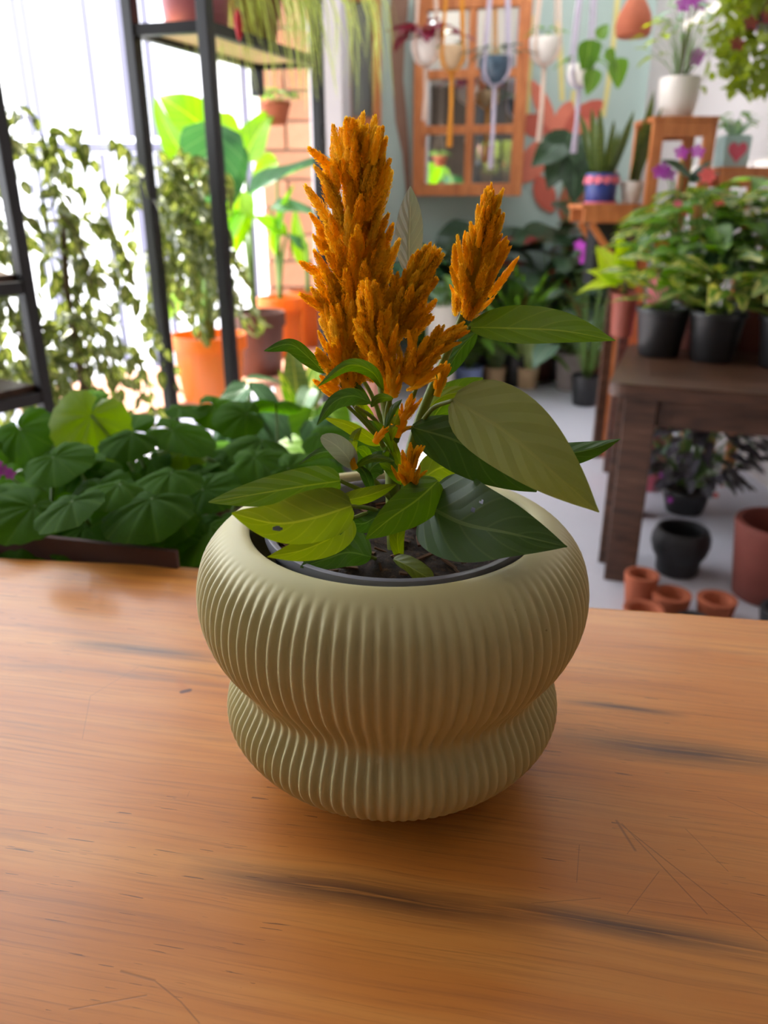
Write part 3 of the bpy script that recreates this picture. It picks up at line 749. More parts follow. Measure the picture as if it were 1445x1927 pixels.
plume([(765, 720, .342), (790, 682, .342), (820, 652, .342), (850, 632, .342)], [28, 24, 17, 10], 44, 56, (
    (830, 650, 876, 613, 44), (780, 690, 768, 620, 54), (760, 700, 740, 625, 56), (745, 715, 710, 632, 56), (800, 700, 826, 660, 46), (780, 725, 838, 690, 42), (765, 735, 820, 712, 40)), 30, 15, 1.1)
plume([(740, 745, .338), (742, 715, .336), (744, 690, .336)], [14, 12, 8], 16, 40, (), 34, 16, 1.2)
plume([(745, 820, .352), (760, 785, .350), (772, 762, .350)], [13, 11, 7], 16, 34, ((765, 790, 795, 748, 34),), 36, 17, 1.2)
plume([(772, 918, .340), (770, 885, .339), (778, 855, .339)], [17, 15, 9], 24, 36, ((770, 880, 800, 838, 34), (752, 905, 736, 876, 30), (785, 900, 804, 885, 26)), 34, 18, 1.2)
plume([(706, 832, .332), (716, 818, .331), (724, 808, .331)], [6, 5, 4], 9, 18, (), 34, 19, 1.3)
plume([(822, 745, .378), (830, 715, .378), (838, 694, .378)], [8, 7, 5], 10, 30, (), 26, 20, 1.2)
plume([(668, 882, .336), (664, 872, .336), (660, 860, .336)], [5, 4, 3], 6, 14, (), 30, 21, 1.3)
# the smaller right-hand plume
plume([(876, 600, .384), (888, 550, .384), (902, 490, .384), (915, 430, .384), (922, 390, .384)], [26, 50, 44, 26, 8], 110, 56, (
    (868, 560, 847, 500, 56), (870, 520, 860, 440, 52), (880, 500, 872, 448, 44), (915, 430, 925, 343, 44), (905, 470, 900, 420, 40), (925, 490, 953, 446, 46), (925, 520, 962, 462, 48), (920, 560, 976, 484, 60), (900, 585, 930, 560, 36), (885, 600, 895, 575, 30), (866, 575, 846, 535, 34), (920, 450, 940, 410, 36)), 26, 22, 1.15)

# ================================================================== plant kit
m_soil2 = simple('dark_soil', (40, 30, 24), 0.95, 0.4, 60)
m_terra = simple('terracotta', (172, 92, 62), 0.8, 0.14, 16)
m_terra_d = simple('dark_terracotta', (112, 58, 46), 0.75, 0.14, 16)
m_orange = N('orange_plastic'); _c = m_orange.mix(m_orange.math('MULTIPLY', m_orange.noise(m_orange.obj(), 12, 3), 0.6), srgb(232, 130, 40), srgb(214, 108, 28))
_p = m_orange.pbr(_c, 0.4); _t = m_orange.n('BsdfTranslucent', i_Color=srgb(255, 156, 50)); _ms = m_orange.n('MixShader', i_Fac=0.3)
m_orange.t.links.new(_p, _ms.inputs[1]); m_orange.t.links.new(_t.outputs[0], _ms.inputs[2]); m_orange = m_orange.surf(_ms.outputs[0])
m_brownp = simple('brown_plastic', (92, 52, 40), 0.5, 0.12, 20)
m_blackp = simple('black_plastic', (34, 34, 36), 0.42, 0.2, 20)
m_pinkp2 = simple('dusty_pink_plastic', (178, 104, 118), 0.5, 0.08, 12)
m_whitec = simple('white_ceramic', (226, 218, 210), 0.4, 0.04, 10)
m_bluec = simple('periwinkle_plastic', (150, 168, 226), 0.5, 0.08, 10)
m_beige = simple('kraft_pot', (190, 160, 124), 0.7, 0.12, 20)
m_greyp = simple('weathered_grey_pot', (150, 138, 134), 0.8, 0.14, 14)
m_navy = simple('navy_glaze', (52, 66, 138), 0.35, 0.1, 12)
m_pinkfl = simple('pink_petal', (226, 112, 130), 0.6, 0.12, 60)
m_mag = simple('magenta_petal', (196, 70, 196), 0.6, 0.15, 60)
m_coral = simple('coral_petal', (238, 104, 98), 0.55, 0.12, 60)
m_orfl = simple('orange_petal', (250, 146, 84), 0.55, 0.12, 60)
m_bark = simple('twig_bark', (96, 78, 58), 0.85, 0.2, 40)
m_gstem = simple('green_stalk', (104, 136, 60), 0.5, 0.12, 20)
m_cord = simple('cream_cotton_cord', (222, 196, 178), 0.9, 0.06, 40)
m_cord_o = simple('ochre_cotton_cord', (214, 140, 40), 0.9, 0.08, 40)
m_cord_l = simple('lilac_cotton_cord', (186, 176, 192), 0.9, 0.06, 40)
m_dwood = N('dark_stained_wood'); _v = m_dwood.mapping(m_dwood.obj(), scale=(2, 14, 14)); _n = m_dwood.noise(_v, 3, 5, 0.6, 0.4)
m_dwood = m_dwood.surf(m_dwood.pbr(m_dwood.ramp(_n, [(0.3, srgb(52, 32, 22)), (0.6, srgb(88, 58, 42)), (0.8, srgb(116, 84, 66))]), 0.45, m_dwood.bump(_n, 0.2, 0.003)))
m_board = simple('cream_shelf_board', (212, 186, 132), 0.6, 0.08, 8)

# shared leaf materials
LM = dict(
    fig=leaf_mat('fig_leaf', (66, 80, 44), (104, 118, 68), (150, 158, 110), 8, 0.22, 0.3, varieg=(190, 194, 150), vscale=2.6, vthr=0.56),
    ear=leaf_mat('elephant_ear_leaf', (92, 146, 36), (132, 176, 48), (176, 206, 90), 6, 0.5, 0.38),
    ear_d=leaf_mat('elephant_ear_dark', (50, 92, 70), (84, 124, 92), (128, 160, 130), 6, 0.35, 0.3),
    ger=leaf_mat('geranium_leaf', (42, 80, 12), (70, 112, 26), (96, 130, 52), 5, 0.34, 0.7, spec=0.08, radial=9),
    ger_l=leaf_mat('geranium_leaf_backlit', (96, 126, 30), (112, 140, 40), (134, 154, 70), 5, 0.35, 0.4, radial=9),  # paler copy, backlit yellow-green put into the leaf colour
    gloss=leaf_mat('glossy_pothos_leaf', (44, 72, 48), (66, 96, 68), (104, 134, 110), 5, 0.2, 0.22),
    varieg=leaf_mat('variegated_pothos_leaf', (58, 96, 36), (96, 136, 52), (160, 176, 110), 5, 0.3, 0.35, varieg=(214, 208, 132), vscale=3.0, vthr=0.52),
    mid=leaf_mat('mid_green_leaf', (70, 108, 40), (106, 146, 60), (150, 176, 104), 6, 0.3, 0.4),
    lime=leaf_mat('lime_leaf', (158, 186, 40), (186, 206, 64), (206, 220, 110), 5, 0.35, 0.4),
    deep=leaf_mat('deep_green_leaf', (34, 54, 36), (56, 80, 54), (90, 116, 90), 6, 0.15, 0.3),
    silver=leaf_mat('silver_green_leaf', (120, 152, 134), (160, 186, 168), (200, 214, 200), 7, 0.2, 0.45),
    red=leaf_mat('red_leaf', (104, 32, 34), (144, 50, 48), (176, 90, 84), 6, 0.2, 0.4),
    olive=leaf_mat('olive_vine_leaf', (92, 110, 26), (142, 156, 52), (170, 180, 90), 4, 0.35, 0.5),
    snake=leaf_mat('snake_leaf', (66, 84, 48), (112, 130, 84), (190, 186, 110), 12, 0.15, 0.35, slope=0.0),
    pale=leaf_mat('pale_strap_leaf', (170, 186, 124), (206, 216, 164), (226, 230, 190), 1, 0.35, 0.45),
    purple=leaf_mat('purple_leaf', (56, 48, 58), (96, 96, 104), (130, 120, 136), 5, 0.15, 0.4),
    maroon=leaf_mat('maroon_leaf', (92, 26, 50), (128, 40, 66), (160, 80, 100), 5, 0.25, 0.4),
)
UL = {}
for k_, m_ in LM.items():
    UL[k_] = dict(
        ovate=[unit_leaf('leaf_ovate', m_, 0.52, 0.55, 0.95, 0.3, 0.25 + 0.1 * i, 8, 4, 0.02) for i in range(2)],
        lance=[unit_leaf('leaf_lance', m_, 0.26, 0.7, 0.9, 0.3, 0.2 + 0.15 * i, 8, 2, 0.01) for i in range(2)],
        heart=[unit_leaf('leaf_heart', m_, 0.78, 0.32, 0.85, 0.22, 0.25 + 0.12 * i, 10, 6, 0.03) for i in range(2)],
        strap=[unit_leaf('leaf_strap', m_, 0.09, 0.25, 0.5, 0.4, 0.3 + 0.5 * i, 10, 2, 0.0) for i in range(2)],
        sword=[unit_leaf('leaf_sword', m_, 0.14, 0.25, 0.55, 0.5, 0.02 + 0.05 * i, 8, 2, 0.01) for i in range(2)],
        round=[round_leaf('leaf_round', m_, cup=0.08 + 0.14 * i, nsc=8 + i) for i in range(2)])

def leaf(parent, kind, shape, loc, d, up, s, name='leaf'):
    return link(name, random.choice(UL[kind][shape]), None, parent, mtx=basis(loc, d, up, s))
def pot_prof(rb, rt, h, lip=0.0, lh=0.0, th=0.006):
    p = [(rb * 0.6, 0.004), (rb * 0.94, 0.0), (rb, 0.004)]
    if lip: p += [(rt, h - lh), (rt + lip, h - lh + 0.003), (rt + lip, h - 0.003), (rt + lip - 0.003, h)]
    else: p += [(rb + (rt - rb) * 0.5, h * 0.5), (rt, h - 0.004), (rt - 0.002, h)]
    return p + [(rt - th, h - 0.001), (rt - th - 0.002, h - 0.02), (rb - th, 0.012), (rb * 0.2, 0.010)]
def pot(parent, mat, rb, rt, h, lip=0.0, lh=0.0, z=0.0, prof=None, soil=0.88, seg=36, name='pot', rfun=None):
    o = MB().lathe(prof or pot_prof(rb, rt, h, lip, lh), seg, rfun=rfun).build(name, mat, parent, (0, 0, z), True, 50)
    if soil:
        rs = rb + (rt - rb) * soil - 0.009
        so = soil_disc(rs, z + h * soil, 'soil', parent, m_soil2, 4, 20, 0.006)
    return o
def stemtube(parent, pts, r0, r1=None, mat=None, name='stem', n=8, seg=6):
    P = spline(pts, n); r1 = r1 or r0
    return MB().tube(P, [r0 + (r1 - r0) * i / (n - 1) for i in range(n)], seg).build(name, mat or m_gstem, parent, smooth=True)
def clump(parent, kind, shape, n, z0, reach, size, spread=1.0, rise=0.6, seed=0, stalk_r=0.0025, names='leaf', stems=True, flat=0.4, lo=-0.35):
    """leaves on stalks fanning out of the pot"""
    rnd = random.Random(seed); W_ = parent.location
    for k in range(n):
        a = k * 2.39996 + rnd.uniform(-.3, .3); t = (k + 0.5) / n
        out = reach * spread * math.sqrt(t) * rnd.uniform(0.7, 1.1); h = reach * rise * (1.15 - 0.6 * t) * rnd.uniform(0.75, 1.15)
        b_ = Vector((0.012 * math.cos(a), 0.012 * math.sin(a), z0)); e = Vector((out * math.cos(a), out * math.sin(a), z0 + h))
        if W_.y > 4.6: e.x = max(e.x, -0.02 - W_.x)
        e.y = min(e.y, 5.40 - W_.y); e.x = min(e.x, 1.54 - W_.x)
        if stems: stemtube(parent, [b_, b_.lerp(e, 0.5) + Vector((0, 0, h * 0.18)), e], stalk_r, stalk_r * 0.7, None, 'stalk', 6, 5)
        d = Vector((math.cos(a), math.sin(a), rnd.uniform(lo, flat))); s = size * rnd.uniform(0.75, 1.2)
        if W_.y + e.y + d.y * s > 5.49: d.y = -abs(d.y)
        if W_.x + e.x + d.x * s > 1.60: d.x = -abs(d.x)
        if W_.y > 4.6 and W_.x + e.x + d.x * s < -0.12: d.x = abs(d.x)
        leaf(parent, kind, shape, e, d, (rnd.uniform(-.3, .3), rnd.uniform(-.5, .1), 1), s)
def fan(parent, kind, shape, n, z0, length, lean=0.35, seed=0, base_r=0.02):
    """leaves rising straight out of the soil"""
    rnd = random.Random(seed)
    for k in range(n):
        a = k * 2.39996 + rnd.uniform(-.4, .4); le = lean * rnd.uniform(0.3, 1.2)
        d = Vector((math.cos(a) * le, math.sin(a) * le, 1))
        if parent.location.y + (d.y + (0.8 * math.sin(a) if shape == 'strap' else 0.2 * math.sin(a))) * length > 5.40: d.y = -abs(d.y)
        leaf(parent, kind, shape, (base_r * math.cos(a), base_r * math.sin(a), z0), d, (-d.x, -d.y, 0.3) if shape != 'sword' else (rnd.uniform(-.4, .4), -1, 0), length * rnd.uniform(0.7, 1.15))
def blossom(parent, loc, mat, r, n=5, name='flower', up=(0, -1, 0.5)):
    mb = MB(); u = Vector(up).normalized(); x = u.orthogonal().normalized(); y = u.cross(x)
    for k in range(n):
        a = 6.283 * k / n; d = x * math.cos(a) + y * math.sin(a); s = u.cross(d)
        c = Vector((0, 0, 0)); m = d * r * 0.6 + u * r * 0.15
        mb.add([c, m + s * r * 0.36, d * r + u * r * 0.1, m - s * r * 0.36], [(0, 1, 2, 3)])
    mb.lathe([(0.0001, -r * .1), (r * 0.14, 0), (r * 0.1, r * 0.2), (0.0001, r * 0.24)], 6)
    return mb.build(name, mat, parent, loc, True)

# ================================================================== left: racks
def rack_post(parent, p, z1, w=0.03, z0=0.0): MB().box((p.x, p.y, (z0 + z1) / 2), (w, w, z1 - z0), rz=RZ, bev=0.003).build('post', m_black, parent)
A_, B_, C_ = Vector((-0.407, 2.043, 0)), Vector((-0.590, 2.090, 0)), Vector((-0.192, 2.537, 0)); D_ = B_ + C_ - A_
RZ = math.atan2((C_ - A_).y, (C_ - A_).x)
rk = thing('plant_rack', 'black metal rack holding the pink pot at the top edge', 'rack', (0, 0, 0))
for p in (A_, B_, C_): rack_post(rk, p, 2.35)
rack_post(rk, D_, 2.35, 0.03, 1.44)
cen = (A_ + D_) / 2; SZ = 1.52
for z in (SZ, 0.30):
    for a, b2 in ((A_, B_), (A_, C_), (C_, D_), (B_, D_)):
        MB().bar(a + Vector((0, 0, z)), b2 + Vector((0, 0, z)), 0.022, 0.024).build('shelf_bar', m_black, rk)
    MB().box((cen.x, cen.y, z + 0.008), ((C_ - A_).length - .03, (B_ - A_).length - .03, 0.014), rz=RZ).build('shelf_board', m_board, rk)
TOPZ = SZ + 0.015
def on_rack(f, s): return A_ + (C_ - A_) * f + (B_ - A_) * s + Vector((0, 0, TOPZ))
t = thing('pink_planter', 'dusty pink plastic planter on the black rack top shelf', 'pot', on_rack(0.22, 0.52)); pot(t, m_pinkp2, 0.075, 0.088, 0.15, 0.006, 0.02)
t = thing('strap_plant', 'plant with pale drooping strap leaves hanging off the black rack', 'plant', on_rack(0.62, 0.40)); pot(t, m_terra_d, 0.06, 0.075, 0.13, 0.005, 0.02)
rnd = random.Random(5)
for k in range(250):
    a = rnd.uniform(-2.7, 1.0); out = rnd.uniform(0.09, 0.30) * (1.2 if -1.0 < a < .7 else .75); dz = rnd.uniform(-0.15, 0.06)
    P = [Vector((0.02 * math.cos(a), 0.02 * math.sin(a), 0.11)), Vector((out * 0.6 * math.cos(a), out * 0.6 * math.sin(a), 0.17)), Vector((out * math.cos(a), out * math.sin(a), 0.11)), Vector((out * 1.08 * math.cos(a + .2), out * 1.08 * math.sin(a + .2), dz))]
    pp = spline(P, 9); w = rnd.uniform(0.002, 0.0042); s = Vector((-math.sin(a + rnd.uniform(-1, 1)), math.cos(a), 0))
    vs = []; uv = []
    for i, p in enumerate(pp):
        ww = w * (1 - (i / 8) ** 3 * 0.9); vs += [p - s * ww, p + Vector((0, 0, .0012)), p + s * ww]; uv += [(0, i / 8), (.5, i / 8), (1, i / 8)]
    link('strap_leaf', mesh('strap_leaf', vs, [(i * 3 + j, i * 3 + j + 1, i * 3 + j + 4, i * 3 + j + 3) for i in range(8) for j in (0, 1)], LM['pale'], True, uv), None, t)
for k in range(8): leaf(t, 'deep', 'ovate', (rnd.uniform(-.05, .05), rnd.uniform(-.05, .05), 0.15), (rnd.uniform(-1, 1), -.6, .1), (0, -.3, 1), 0.07)
t = thing('red_ornament', 'small red teardrop ornament hanging by the pale strap plant', 'ornament', at(447, 15, 2.0)); 
MB().lathe([(0.0005, -0.065), (0.006, -0.055), (0.010, -0.035), (0.008, -0.015), (0.002, 0.0)], 14).build('drop', simple('red_enamel', (196, 24, 34), 0.35), t, smooth=True)
MB().tube([(0, 0, 0), (0.002, 0.004, 0.05), (0.006, 0.03, 0.12)], 0.001, 5).build('hook', m_black, t)

r2 = thing('timber_shelf_rack', 'black rack with a dark timber shelf at the left edge', 'rack', (0, 0, 0))
q0 = at(62, 620, 1.62); q0.z = 0; RZ = math.atan2(-.48, -.28)
for p in (q0, q0 + Vector((-0.28, -0.48, 0)), q0 + Vector((-0.31, 0.18, 0)), q0 + Vector((-0.59, -0.30, 0))): rack_post(r2, p, 1.42, 0.026)
zA, zB = at(30, 540, 1.62).z, at(40, 745, 1.62).z
for z in (zA, zB, 0.2):
    for a, b2 in (((0, 0), (-.28, -.48)), ((-.31, .18), (-.59, -.30)), ((0, 0), (-.31, .18)), ((-.28, -.48), (-.59, -.30))):
        MB().bar(q0 + Vector((a[0], a[1], z)), q0 + Vector((b2[0], b2[1], z)), 0.02, 0.024).build('shelf_bar', m_black, r2)
    MB().box(q0 + Vector((-.295, -.15, z + 0.018)), (0.53, 0.34, 0.016), rz=math.atan2(-.48, -.28)).build('shelf_board', m_dwood, r2)

# ================================================================== left: weeping fig
fb = Vector((-0.74, 1.86, 0)); t = thing('weeping_fig', 'variegated weeping fig with small backlit leaves left of the black rack', 'plant', fb)
pot(t, m_terra, 0.12, 0.16, 0.26, 0.01, 0.04)
rnd = random.Random(21)
stemtube(t, [(0, 0, 0.22), (0.02, 0.0, 0.5), (-0.01, 0.02, 0.9), (0.02, 0.0, 1.15)], 0.016, 0.006, m_bark, 'trunk', 14)
stemtube(t, [(0.01, 0, 0.4), (-0.12, 0.03, 0.8), (-0.2, 0.0, 1.1), (-0.24, 0, 1.28)], 0.010, 0.004, m_bark, 'trunk', 12)
spots = []
for k in range(190):
    x0, y0, z0 = rnd.uniform(-0.36, 0.24), rnd.uniform(-0.10, 0.16), rnd.uniform(0.68, 1.34)
    dx = rnd.uniform(0.06, 0.20) * (1 if rnd.random() < 0.65 else -0.9); dz = rnd.uniform(-0.42, -0.10)
    if z0 + dz < 0.42: dz = 0.42 - z0
    if z0 > 1.2 and rnd.random() < .5: dx *= 0.5; dz = rnd.uniform(-0.05, 0.06)
    if x0 > 0.04: y0 += 0.42; z0 = 0.95 + (z0 - 0.68) * 0.4; dz = max(dz, -0.16)
    P = [Vector((x0, y0, z0)), Vector((x0 + dx * 0.5, y0 + rnd.uniform(-.05, .05), z0 + 0.05 + dz * 0.2)), Vector((x0 + dx, y0 + rnd.uniform(-.1, .1), z0 + dz))]
    if k < 60 and x0 < .04: stemtube(t, P, 0.0022, 0.001, m_bark, 'twig', 7, 4)
    pp = spline(P, 12)
    for i in range(2, 12):
        tg = (pp[i] - pp[i - 1]).normalized(); sd = rvec()
        spots.append((pp[i], (tg * 0.6 + sd * 0.6 + Vector((0, 0, -0.7))).normalized(), rvec(), rnd.uniform(0.034, 0.055)))
rnd.shuffle(spots)
spots.sort(key=lambda s: s[0].y)
for p, d, u, s in spots[:290]: leaf(t, 'fig', 'ovate', p, d, u, s)
vs, fs, uv = [], [], []
for p, d, u, s in spots[290:]:
    src = UL['fig']['ovate'][0]; m = basis(p, d, u, s); k0 = len(vs)
    vs += [m @ v.co for v in src.vertices]; fs += [tuple(i + k0 for i in f.vertices) for f in src.polygons]
    uvl = [None] * len(src.vertices)
    for lp in src.loops: uvl[lp.vertex_index] = tuple(src.uv_layers[0].data[lp.index].uv)
    uv += uvl
o = link('foliage', mesh('foliage', vs, fs, LM['fig'], True, uv), None, t); o['kind'] = 'stuff'

# ================================================================== left: elephant ears in orange pots on a bench
bn = thing('plank_bench', 'low pinkish plank bench carrying the row of orange pots', 'bench', (-0.72, 3.45, 0), R(52))
m_plank = simple('pink_weathered_plank', (196, 142, 120), 0.7, 0.12, 9)
for k in range(4): MB().box((0, -0.24 + k * 0.16, 0.425), (1.75, 0.15, 0.03), bev=0.004).build('plank', m_plank, bn)
for sx in (-0.8, 0.8):
    for sy in (-0.22, 0.22): MB().box((sx, sy, 0.205), (0.06, 0.06, 0.41), bev=0.003).build('leg', m_plank, bn)
def flute(i, a): return 0.0022 * math.cos(a * 26) if 3 <= i <= 3 else 0
def ear_plant(name, label, px, Y, mat, r, h, leaves, ears=True, group=None):
    p = at(px, 640, Y); p.z = 0.44
    t = thing(name, label, 'plant', p)
    prof = [(r * .5, 0.004), (r * .74, 0), (r * .76, 0.004), (r * .90, h * .78), (r * .90, h * .785), (r, h * .79), (r, h - .004), (r - .003, h), (r - .010, h), (r - .012, h - .03), (r * .7, 0.012), (r * .2, 0.01)]
    pot(t, mat, r * .76, r * .92, h, prof=prof, seg=52, soil=0.86, rfun=lambda i, a: 0.0022 * math.cos(a * 26) if 2 <= i <= 3 else 0)
    for (kind, shape, bx, by, tx, ty, dY, s, up) in leaves:
        b_ = at(bx, by, Y + dY) - p; e = at(tx, ty, Y + dY * 1.4 - 0.05) - p
        root = Vector((0.02 * random.uniform(-1, 1), 0.02 * random.uniform(-1, 1), h * .85))
        stemtube(t, [root, root.lerp(b_, 0.55) + Vector((0, 0, 0.05)), b_], 0.011, 0.005, m_gstem, 'leaf_stalk', 10, 7)
        d = e - b_
        leaf(t, kind, shape, b_, d, up, (d.length * s, d.length, d.length))
    return t
ear_plant('elephant_ear', 'elephant ear with broad sunlit leaves in the front orange pot', 392, 2.95, m_orange, 0.143, 0.245, (
    ('ear', 'heart', 395, 250, 305, 165, 0.02, 1.0, (0.2, -1, 0.5)), ('ear', 'heart', 400, 215, 470, 290, 0.05, 1.1, (0.5, -0.4, 0.9)), ('ear_d', 'heart', 400, 235, 395, 390, -0.10, 1.0, (0.2, -1, 0.3)),
    ('ear', 'heart', 350, 300, 270, 190, 0.08, 0.55, (-0.6, -0.5, 0.6)), ('ear_d', 'heart', 430, 270, 440, 380, -0.05, 0.8, (0.4, -1, 0.3)), ('ear', 'heart', 345, 330, 360, 470, 0.0, 0.5, (-0.6, -0.8, 0.3)), ('ear', 'heart', 360, 545, 300, 600, -0.05, .8, (0, -.5, 1)), ('ear', 'heart', 390, 520, 440, 545, .05, .7, (0, -.6, 1))))
ear_plant('elephant_ear', 'elephant ear in the dark brown pot behind the rack post', 487, 3.40, m_brownp, 0.120, 0.27, (
    ('ear', 'heart', 460, 300, 500, 200, 0.05, 0.9, (-0.3, -1, 0.4)), ('ear_d', 'heart', 470, 370, 612, 265, -0.02, 0.35, (-0.3, -0.5, 0.8)), ('ear', 'heart', 450, 360, 440, 470, -0.08, 0.8, (0, -1, 0.4)), ('ear', 'heart', 455, 400, 400, 470, -0.1, 0.6, (-0.3, -0.8, 0.4))))
ear_plant('elephant_ear', 'elephant ear in the orange pot behind the brown one', 531, 3.85, m_orange, 0.112, 0.28, (
    ('ear_d', 'ovate', 510, 390, 590, 385, 0.0, 0.9, (0, -0.6, 0.8)), ('ear', 'heart', 520, 300, 470, 330, 0.05, 0.9, (0, -1, 0.5)), ('ear', 'ovate', 520, 480, 530, 350, 0.0, 0.4, (-0.7, -1, 0.2)), ('ear', 'ovate', 540, 440, 480, 400, 0.0, 0.8, (0, -1, 0.5))))
ear_plant('elephant_ear', 'smallest elephant ear in the farthest orange pot by the brick pier', 580, 4.12, m_orange, 0.098, 0.28, (
    ('ear', 'ovate', 575, 500, 545, 400, 0.0, 0.6, (-0.3, -1, 0.2)), ('ear_d', 'ovate', 580, 470, 545, 440, 0.0, 0.8, (0, -1, 0.4))))
t = thing('hanging_pot', 'small sunlit clay pot hung before the brick pier', 'pot', at(520, 235, 3.5)); pot(t, m_terra, 0.04, 0.058, 0.085, 0.004, 0.02)
for a in (0.3, 2.4, 4.5): MB().tube([(0.06 * math.cos(a), 0.06 * math.sin(a), 0.08), (0, 0, 0.36), (0, 0, 1.2)], 0.0012, 5).build('cord', m_cord, t)
clump(t, 'mid', 'ovate', 22, 0.08, 0.09, 0.05, 1.0, 0.4, 3, 0.001)
MB().bar((-1.6, 3.5, 2.72), (-0.2, 3.5, 2.72), 0.06, 0.08).build('trim_2', m_dwood)['kind'] = 'structure'

# ================================================================== left: planter box with geraniums just behind the table
bx0, bx1 = at(-190, 1000, 0.685), at(336, 1068, 0.612)
zt = 0.866; axd = (bx1 - bx0); axd.z = 0; Lb = axd.length; axd.normalize(); nrm = Vector((-axd.y, axd.x, 0))
m_card = simple('dark_cardboard', (74, 46, 38), 0.8, 0.15, 20)
bxm = thing('planter_crate', 'dark cardboard crate full of geraniums behind the table', 'crate', bx0 * 1.0); bxm.location.z = zt - 0.20; bxm.rotation_euler.z = math.atan2(axd.y, axd.x)
DB = 0.42
for nme, c, d in (('front_wall', (Lb / 2, 0, 0.1), (Lb, 0.006, 0.20)), ('back_wall', (Lb / 2, DB, 0.05), (Lb, 0.006, 0.10)), ('side_wall', (0.003, DB / 2, 0.05), (0.006, DB - .006, 0.10)), ('side_wall', (Lb - 0.003, DB / 2, 0.05), (0.006, DB - .006, 0.10)), ('bottom', (Lb / 2, DB / 2, 0.004), (Lb - .012, DB - .006, 0.008))):
    MB().box(c, d).build(nme, m_card, bxm)
st = thing('low_stand', 'dark wooden stand under the cardboard crate of geraniums', 'stand', bxm.location * 1.0); st.location.z = 0; st.rotation_euler.z = bxm.rotation_euler.z
sz = zt - 0.20
MB().box((Lb / 2, DB / 2 + 0.02, sz - 0.015), (Lb - 0.02, DB, 0.03), bev=0.003).build('top', m_dwood, st)
for sx in (0.06, Lb - 0.08):
    for sy in (0.05, DB - 0.03): MB().box((sx, sy, (sz - 0.03) / 2), (0.05, 0.05, sz - 0.03)).build('leg', m_dwood, st)
cw = bxm.matrix_basis
def crate_pt(u, v, z=0.012):
    return bxm.location + Vector((axd.x * u * Lb + nrm.x * v * DB, axd.y * u * Lb + nrm.y * v * DB, z))
def geranium(label, u, v, big, nrand, seed, kinds=('ger',)):
    p = crate_pt(u, v); rnd = random.Random(seed)
    t = thing('geranium', label, 'plant', p); pot(t, m_terra_d, 0.045, 0.058, 0.10, 0.004, 0.015)
    for (px, py, Y, dia, kind, upv) in big:
        c = at(px, py, Y) - p; s = dia * (Y / math.cos(TILT)) / F_PX
        upv = Vector(upv).normalized(); d = Vector((rnd.uniform(-.5, .5), -0.5, -0.4))
        d = (d - upv * d.dot(upv)).normalized()
        stemtube(t, [(0, 0, 0.09), Vector((c.x * 0.4, c.y * 0.4, 0.09 + (c.z - .09) * 0.6)), c - d * s * 0.1], 0.003, 0.002, m_gstem, 'stalk', 7, 5)
        leaf(t, kind, 'round', c - d * s * 0.1, d, upv, s)
    for k in range(nrand * 2 // 3):
        a = rnd.uniform(0, 6.283); rr = 0.10 * math.sqrt(rnd.random()); c = Vector((rr * math.cos(a), rr * math.sin(a), rnd.uniform(0.13, 0.235)))
        upv = Vector((rnd.uniform(-.35, .35), rnd.uniform(-.6, .0), 1)); d = Vector((math.cos(a), math.sin(a) - .5, rnd.uniform(-.4, .0)))
        stemtube(t, [(0, 0, 0.09), Vector((c.x * 0.5, c.y * 0.5, c.z * 0.75)), c], 0.0025, 0.0015, m_gstem, 'stalk', 5, 5)
        leaf(t, rnd.choice(kinds), 'round', c, d, upv, rnd.uniform(0.055, 0.085))
geranium('geranium with one large sunlit round leaf in the crate', 0.50, 0.55, ((168, 795, 0.88, 140, 'ger_l', (0.1, -1, 0.35)), (215, 905, .82, 110, 'ger', (.2, -.5, 1)), (100, 880, .86, 120, 'ger', (0, -.6, .8)), (40, 815, .9, 120, 'ger', (-.2, -.7, .7))), 16, 41)
geranium('geranium nearest the table in the crate', 0.62, 0.20, ((185, 925, 0.70, 130, 'ger', (-.3, -.5, 1)), (250, 965, 0.67, 140, 'ger', (0.1, -.7, .8)), (70, 985, 0.67, 170, 'ger', (-.1, -.6, 1)), (150, 1000, .66, 120, 'ger', (0, -.6, 1))), 16, 42)
geranium('geranium at the right end of the crate beside the ribbed pot', 0.88, 0.30, ((318, 975, 0.66, 110, 'ger', (0.1, -.6, 1)), (420, 985, 0.72, 90, 'ger', (.3, -.5, 1)), (385, 1030, 0.66, 110, 'ger', (.2, -.8, .6)), (440, 1050, .68, 80, 'ger', (0, -.6, .8)), (285, 1030, .65, 90, 'ger', (0, -.7, .8))), 18, 43)
geranium('geranium in the rear right corner of the crate', 0.90, 0.75, ((345, 850, 0.88, 85, 'ger_l', (.3, -.4, 1)), (385, 890, 0.84, 90, 'ger', (0, -.5, 1)), (285, 868, 0.86, 70, 'ger', (-.2, -.6, 1)), (430, 915, .82, 90, 'ger', (.3, -.5, 1)), (320, 905, .82, 80, 'ger', (0, -.6, .8))), 16, 44)
geranium('geranium in the rear left part of the crate', 0.30, 0.70, ((20, 900, .84, 120, 'ger', (0, -.5, 1)), (-40, 850, .88, 120, 'ger', (0, -.5, 1)), (75, 830, .95, 90, 'ger', (0, -.8, .6))), 14, 45)
geranium('geranium at the left front of the crate', 0.30, 0.22, ((0, 960, .70, 130, 'ger', (0, -.5, 1)), (-60, 930, .74, 130, 'ger', (0, -.5, 1))), 12, 46)
rnd = random.Random(8)
t = thing('verbena', 'small magenta flower spray at the left edge of the crate', 'flower', crate_pt(0.36, 0.50)); MB().lathe(pot_prof(0.03, 0.036, 0.07), 20).build('pot', m_blackp, t, smooth=True)
c = at(5, 885, 0.80) - t.location; stemtube(t, [(0, 0, .05), (c.x * .5, c.y * .5, c.z * .6), c], 0.0015, 0.001, None, 'stalk')
